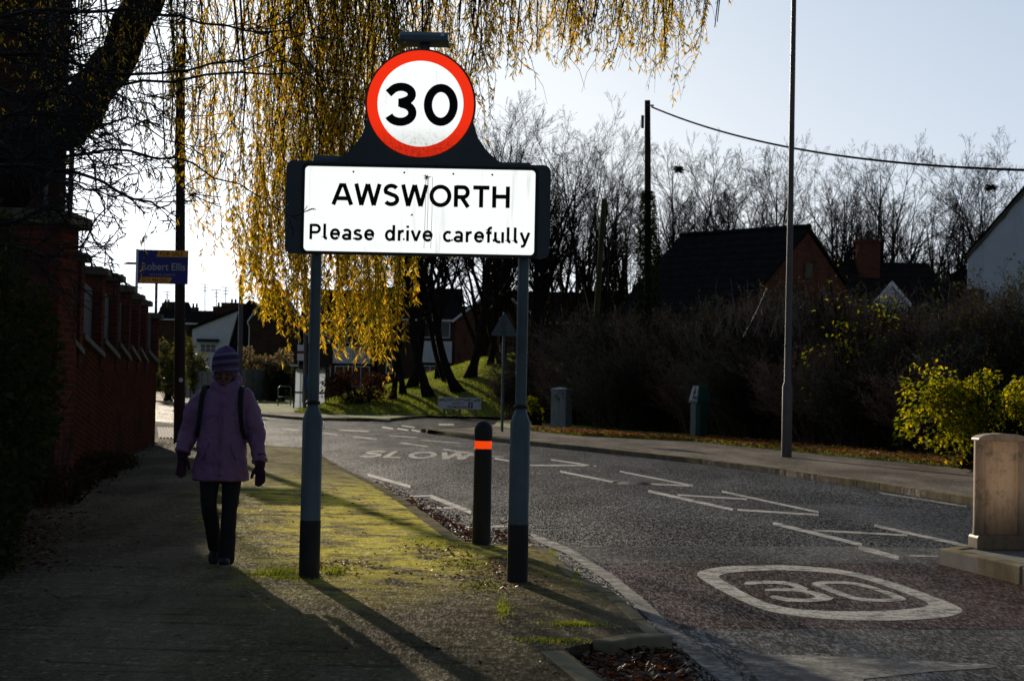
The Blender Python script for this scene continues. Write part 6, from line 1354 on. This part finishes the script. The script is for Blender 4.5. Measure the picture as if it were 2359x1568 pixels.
# gloves
def glove(w, ad, side, name='glove'):
    """w wrist point, ad arm direction, side +1/-1 : where the thumb is (x)"""
    mb = MB(); ad = ad.normalized(); fwd = Vector((0, -1, 0)); fwd = (fwd - ad * fwd.dot(ad)).normalized(); lat = ad.cross(fwd)
    if lat.x * side < 0: lat = -lat
    def q(l, a, f): return w + ad * l + lat * a + fwd * f
    mb.tube([q(-.075, 0, 0), q(.0, 0, 0), q(.03, 0, 0)], [.047, .040, .035], 14)
    mb.ell(q(.062, .0, .0), (.036, .024, .050), 14, 10, Matrix((lat, fwd, ad)).transposed().to_4x4())
    for k, (a, l) in enumerate(((.026, .062), (.009, .072), (-.009, .068), (-.026, .052))):
        b0 = q(.092, a, .0); b1 = q(.092 + l * .45, a * 1.12, .010); b2 = q(.092 + l * .80, a * 1.1, .026); b3 = q(.092 + l, a * 1.05, .042 + .004 * k); pts = [q(.05, a * .9, 0), b0, b1, b2, b3]; rs_ = [.013, .0125, .0115, .0105, .009]; mb.tube(pts, rs_, 12); [mb.ell(p, (r_2,) * 3, 10, 8) for p, r_2 in zip(pts[1:], rs_[1:])]
    pts = [q(.025, .022, .008), q(.055, .045, .016), q(.082, .056, .024), q(.100, .060, .032)]; rs_ = [.017, .014, .0125, .011]; mb.tube(pts, rs_, 12); [mb.ell(p, (r_2,) * 3, 10, 8) for p, r_2 in zip(pts, rs_)]
    g_ = mb.build(name, M['glove'], body); remesh(g_, .0042, 3); return g_
glove(AL[4] + Vector((-.002, -.004, -.02)), Vector((-.02, -.12, -1)), 1); glove(AR[4] + Vector((.006, -.005, -.02)), Vector((.06, -.12, -1)), -1)
# hair and hat
mb = MB()
for s in (-1, 1): mb.ell(hp_(s * .066, -.030, .012), (.018, .035, .045), 12, 8, tilt)
mb.ell(hp_(0, -.074, .052), (.055, .020, .016), 14, 8, tilt); hr = mb.build('hair', M['hair'], body); remesh(hr, .005, 2)
mb = MB(); n = 32; rs_ = []
prof = [(-.012, .092, .102), (-.020, .098, .108), (.0, .101, .110), (.03, .101, .110), (.065, .098, .107), (.10, .085, .095), (.13, .062, .072), (.147, .038, .045), (.156, .014, .016), (.166, .011, .012), (.170, .004, .004)]
o_ = len(mb.v)
for (z, rx, ry) in prof:
    for j in range(n):
        w_ = 2 * math.pi * j / n; x_, y_ = rx * math.cos(w_), ry * math.sin(w_); zz_ = z + (.020 - .045 * abs(math.cos(w_)) + .02 * -math.sin(w_) if z < .04 else 0) * (1 if z < .01 else .5); mb.v.append(tuple(hp_(x_, y_ + .004, zz_ + .028)))
for i in range(len(prof) - 1):
    for j in range(n): mb.f.append((i * n + j, i * n + (j + 1) % n, (i + 1) * n + (j + 1) % n, (i + 1) * n + j)); mb.mi.append(0)
ht = mb.build('knitted_hat', M['hat'], body, True); m_ = ht.modifiers.new('s', 'SUBSURF'); m_.levels = m_.render_levels = 2
# backpack worn over the jacket
bk_ = empty('backpack', pp, 0, 'black backpack worn by the woman, its straps over both shoulders of the mauve jacket', 'backpack')
def strap(P):
    mb = MB(); L_ = []; Q = []
    for i, p in enumerate(P):
        p = Vector(p); t = (Vector(P[min(i + 1, len(P) - 1)]) - Vector(P[max(i - 1, 0)])).normalized(); c0 = Vector((0, 0, 1.0)) ; out = Vector((0, -1, .0)) if i > 2 else Vector((0, -.3, 1)); s_ = t.cross(out).normalized(); ww = .021 if i < len(P) - 3 else .018
        L_.append(p + s_ * ww); Q.append(p - s_ * ww)
    nn = len(P); mb.add(L_ + Q, [(i, i + 1, nn + i + 1, nn + i) for i in range(nn - 1)]); o = mb.build('strap', M['strap'], bk_, True); m = o.modifiers.new('t', 'SOLIDIFY'); m.thickness = .012; m.offset = 0; s = o.modifiers.new('s', 'SUBSURF'); s.levels = s.render_levels = 2
strap([(-.120, .13, 1.24), (-.125, .08, 1.318), (-.130, .02, 1.335), (-.135, -.05, 1.312), (-.138, -.105, 1.265), (-.142, -.135, 1.18), (-.150, -.138, 1.08), (-.168, -.110, .98), (-.185, -.03, .94)])
strap([(.125, .13, 1.24), (.135, .08, 1.312), (.140, .02, 1.328), (.143, -.05, 1.305), (.144, -.105, 1.255), (.147, -.135, 1.17), (.155, -.138, 1.07), (.168, -.110, .97), (.185, -.03, .93)])
mb = MB(); mb.ell((0, .20, 1.10), (.14, .09, .20), 16, 12); mb.build('bag', M['strap'], bk_, True)
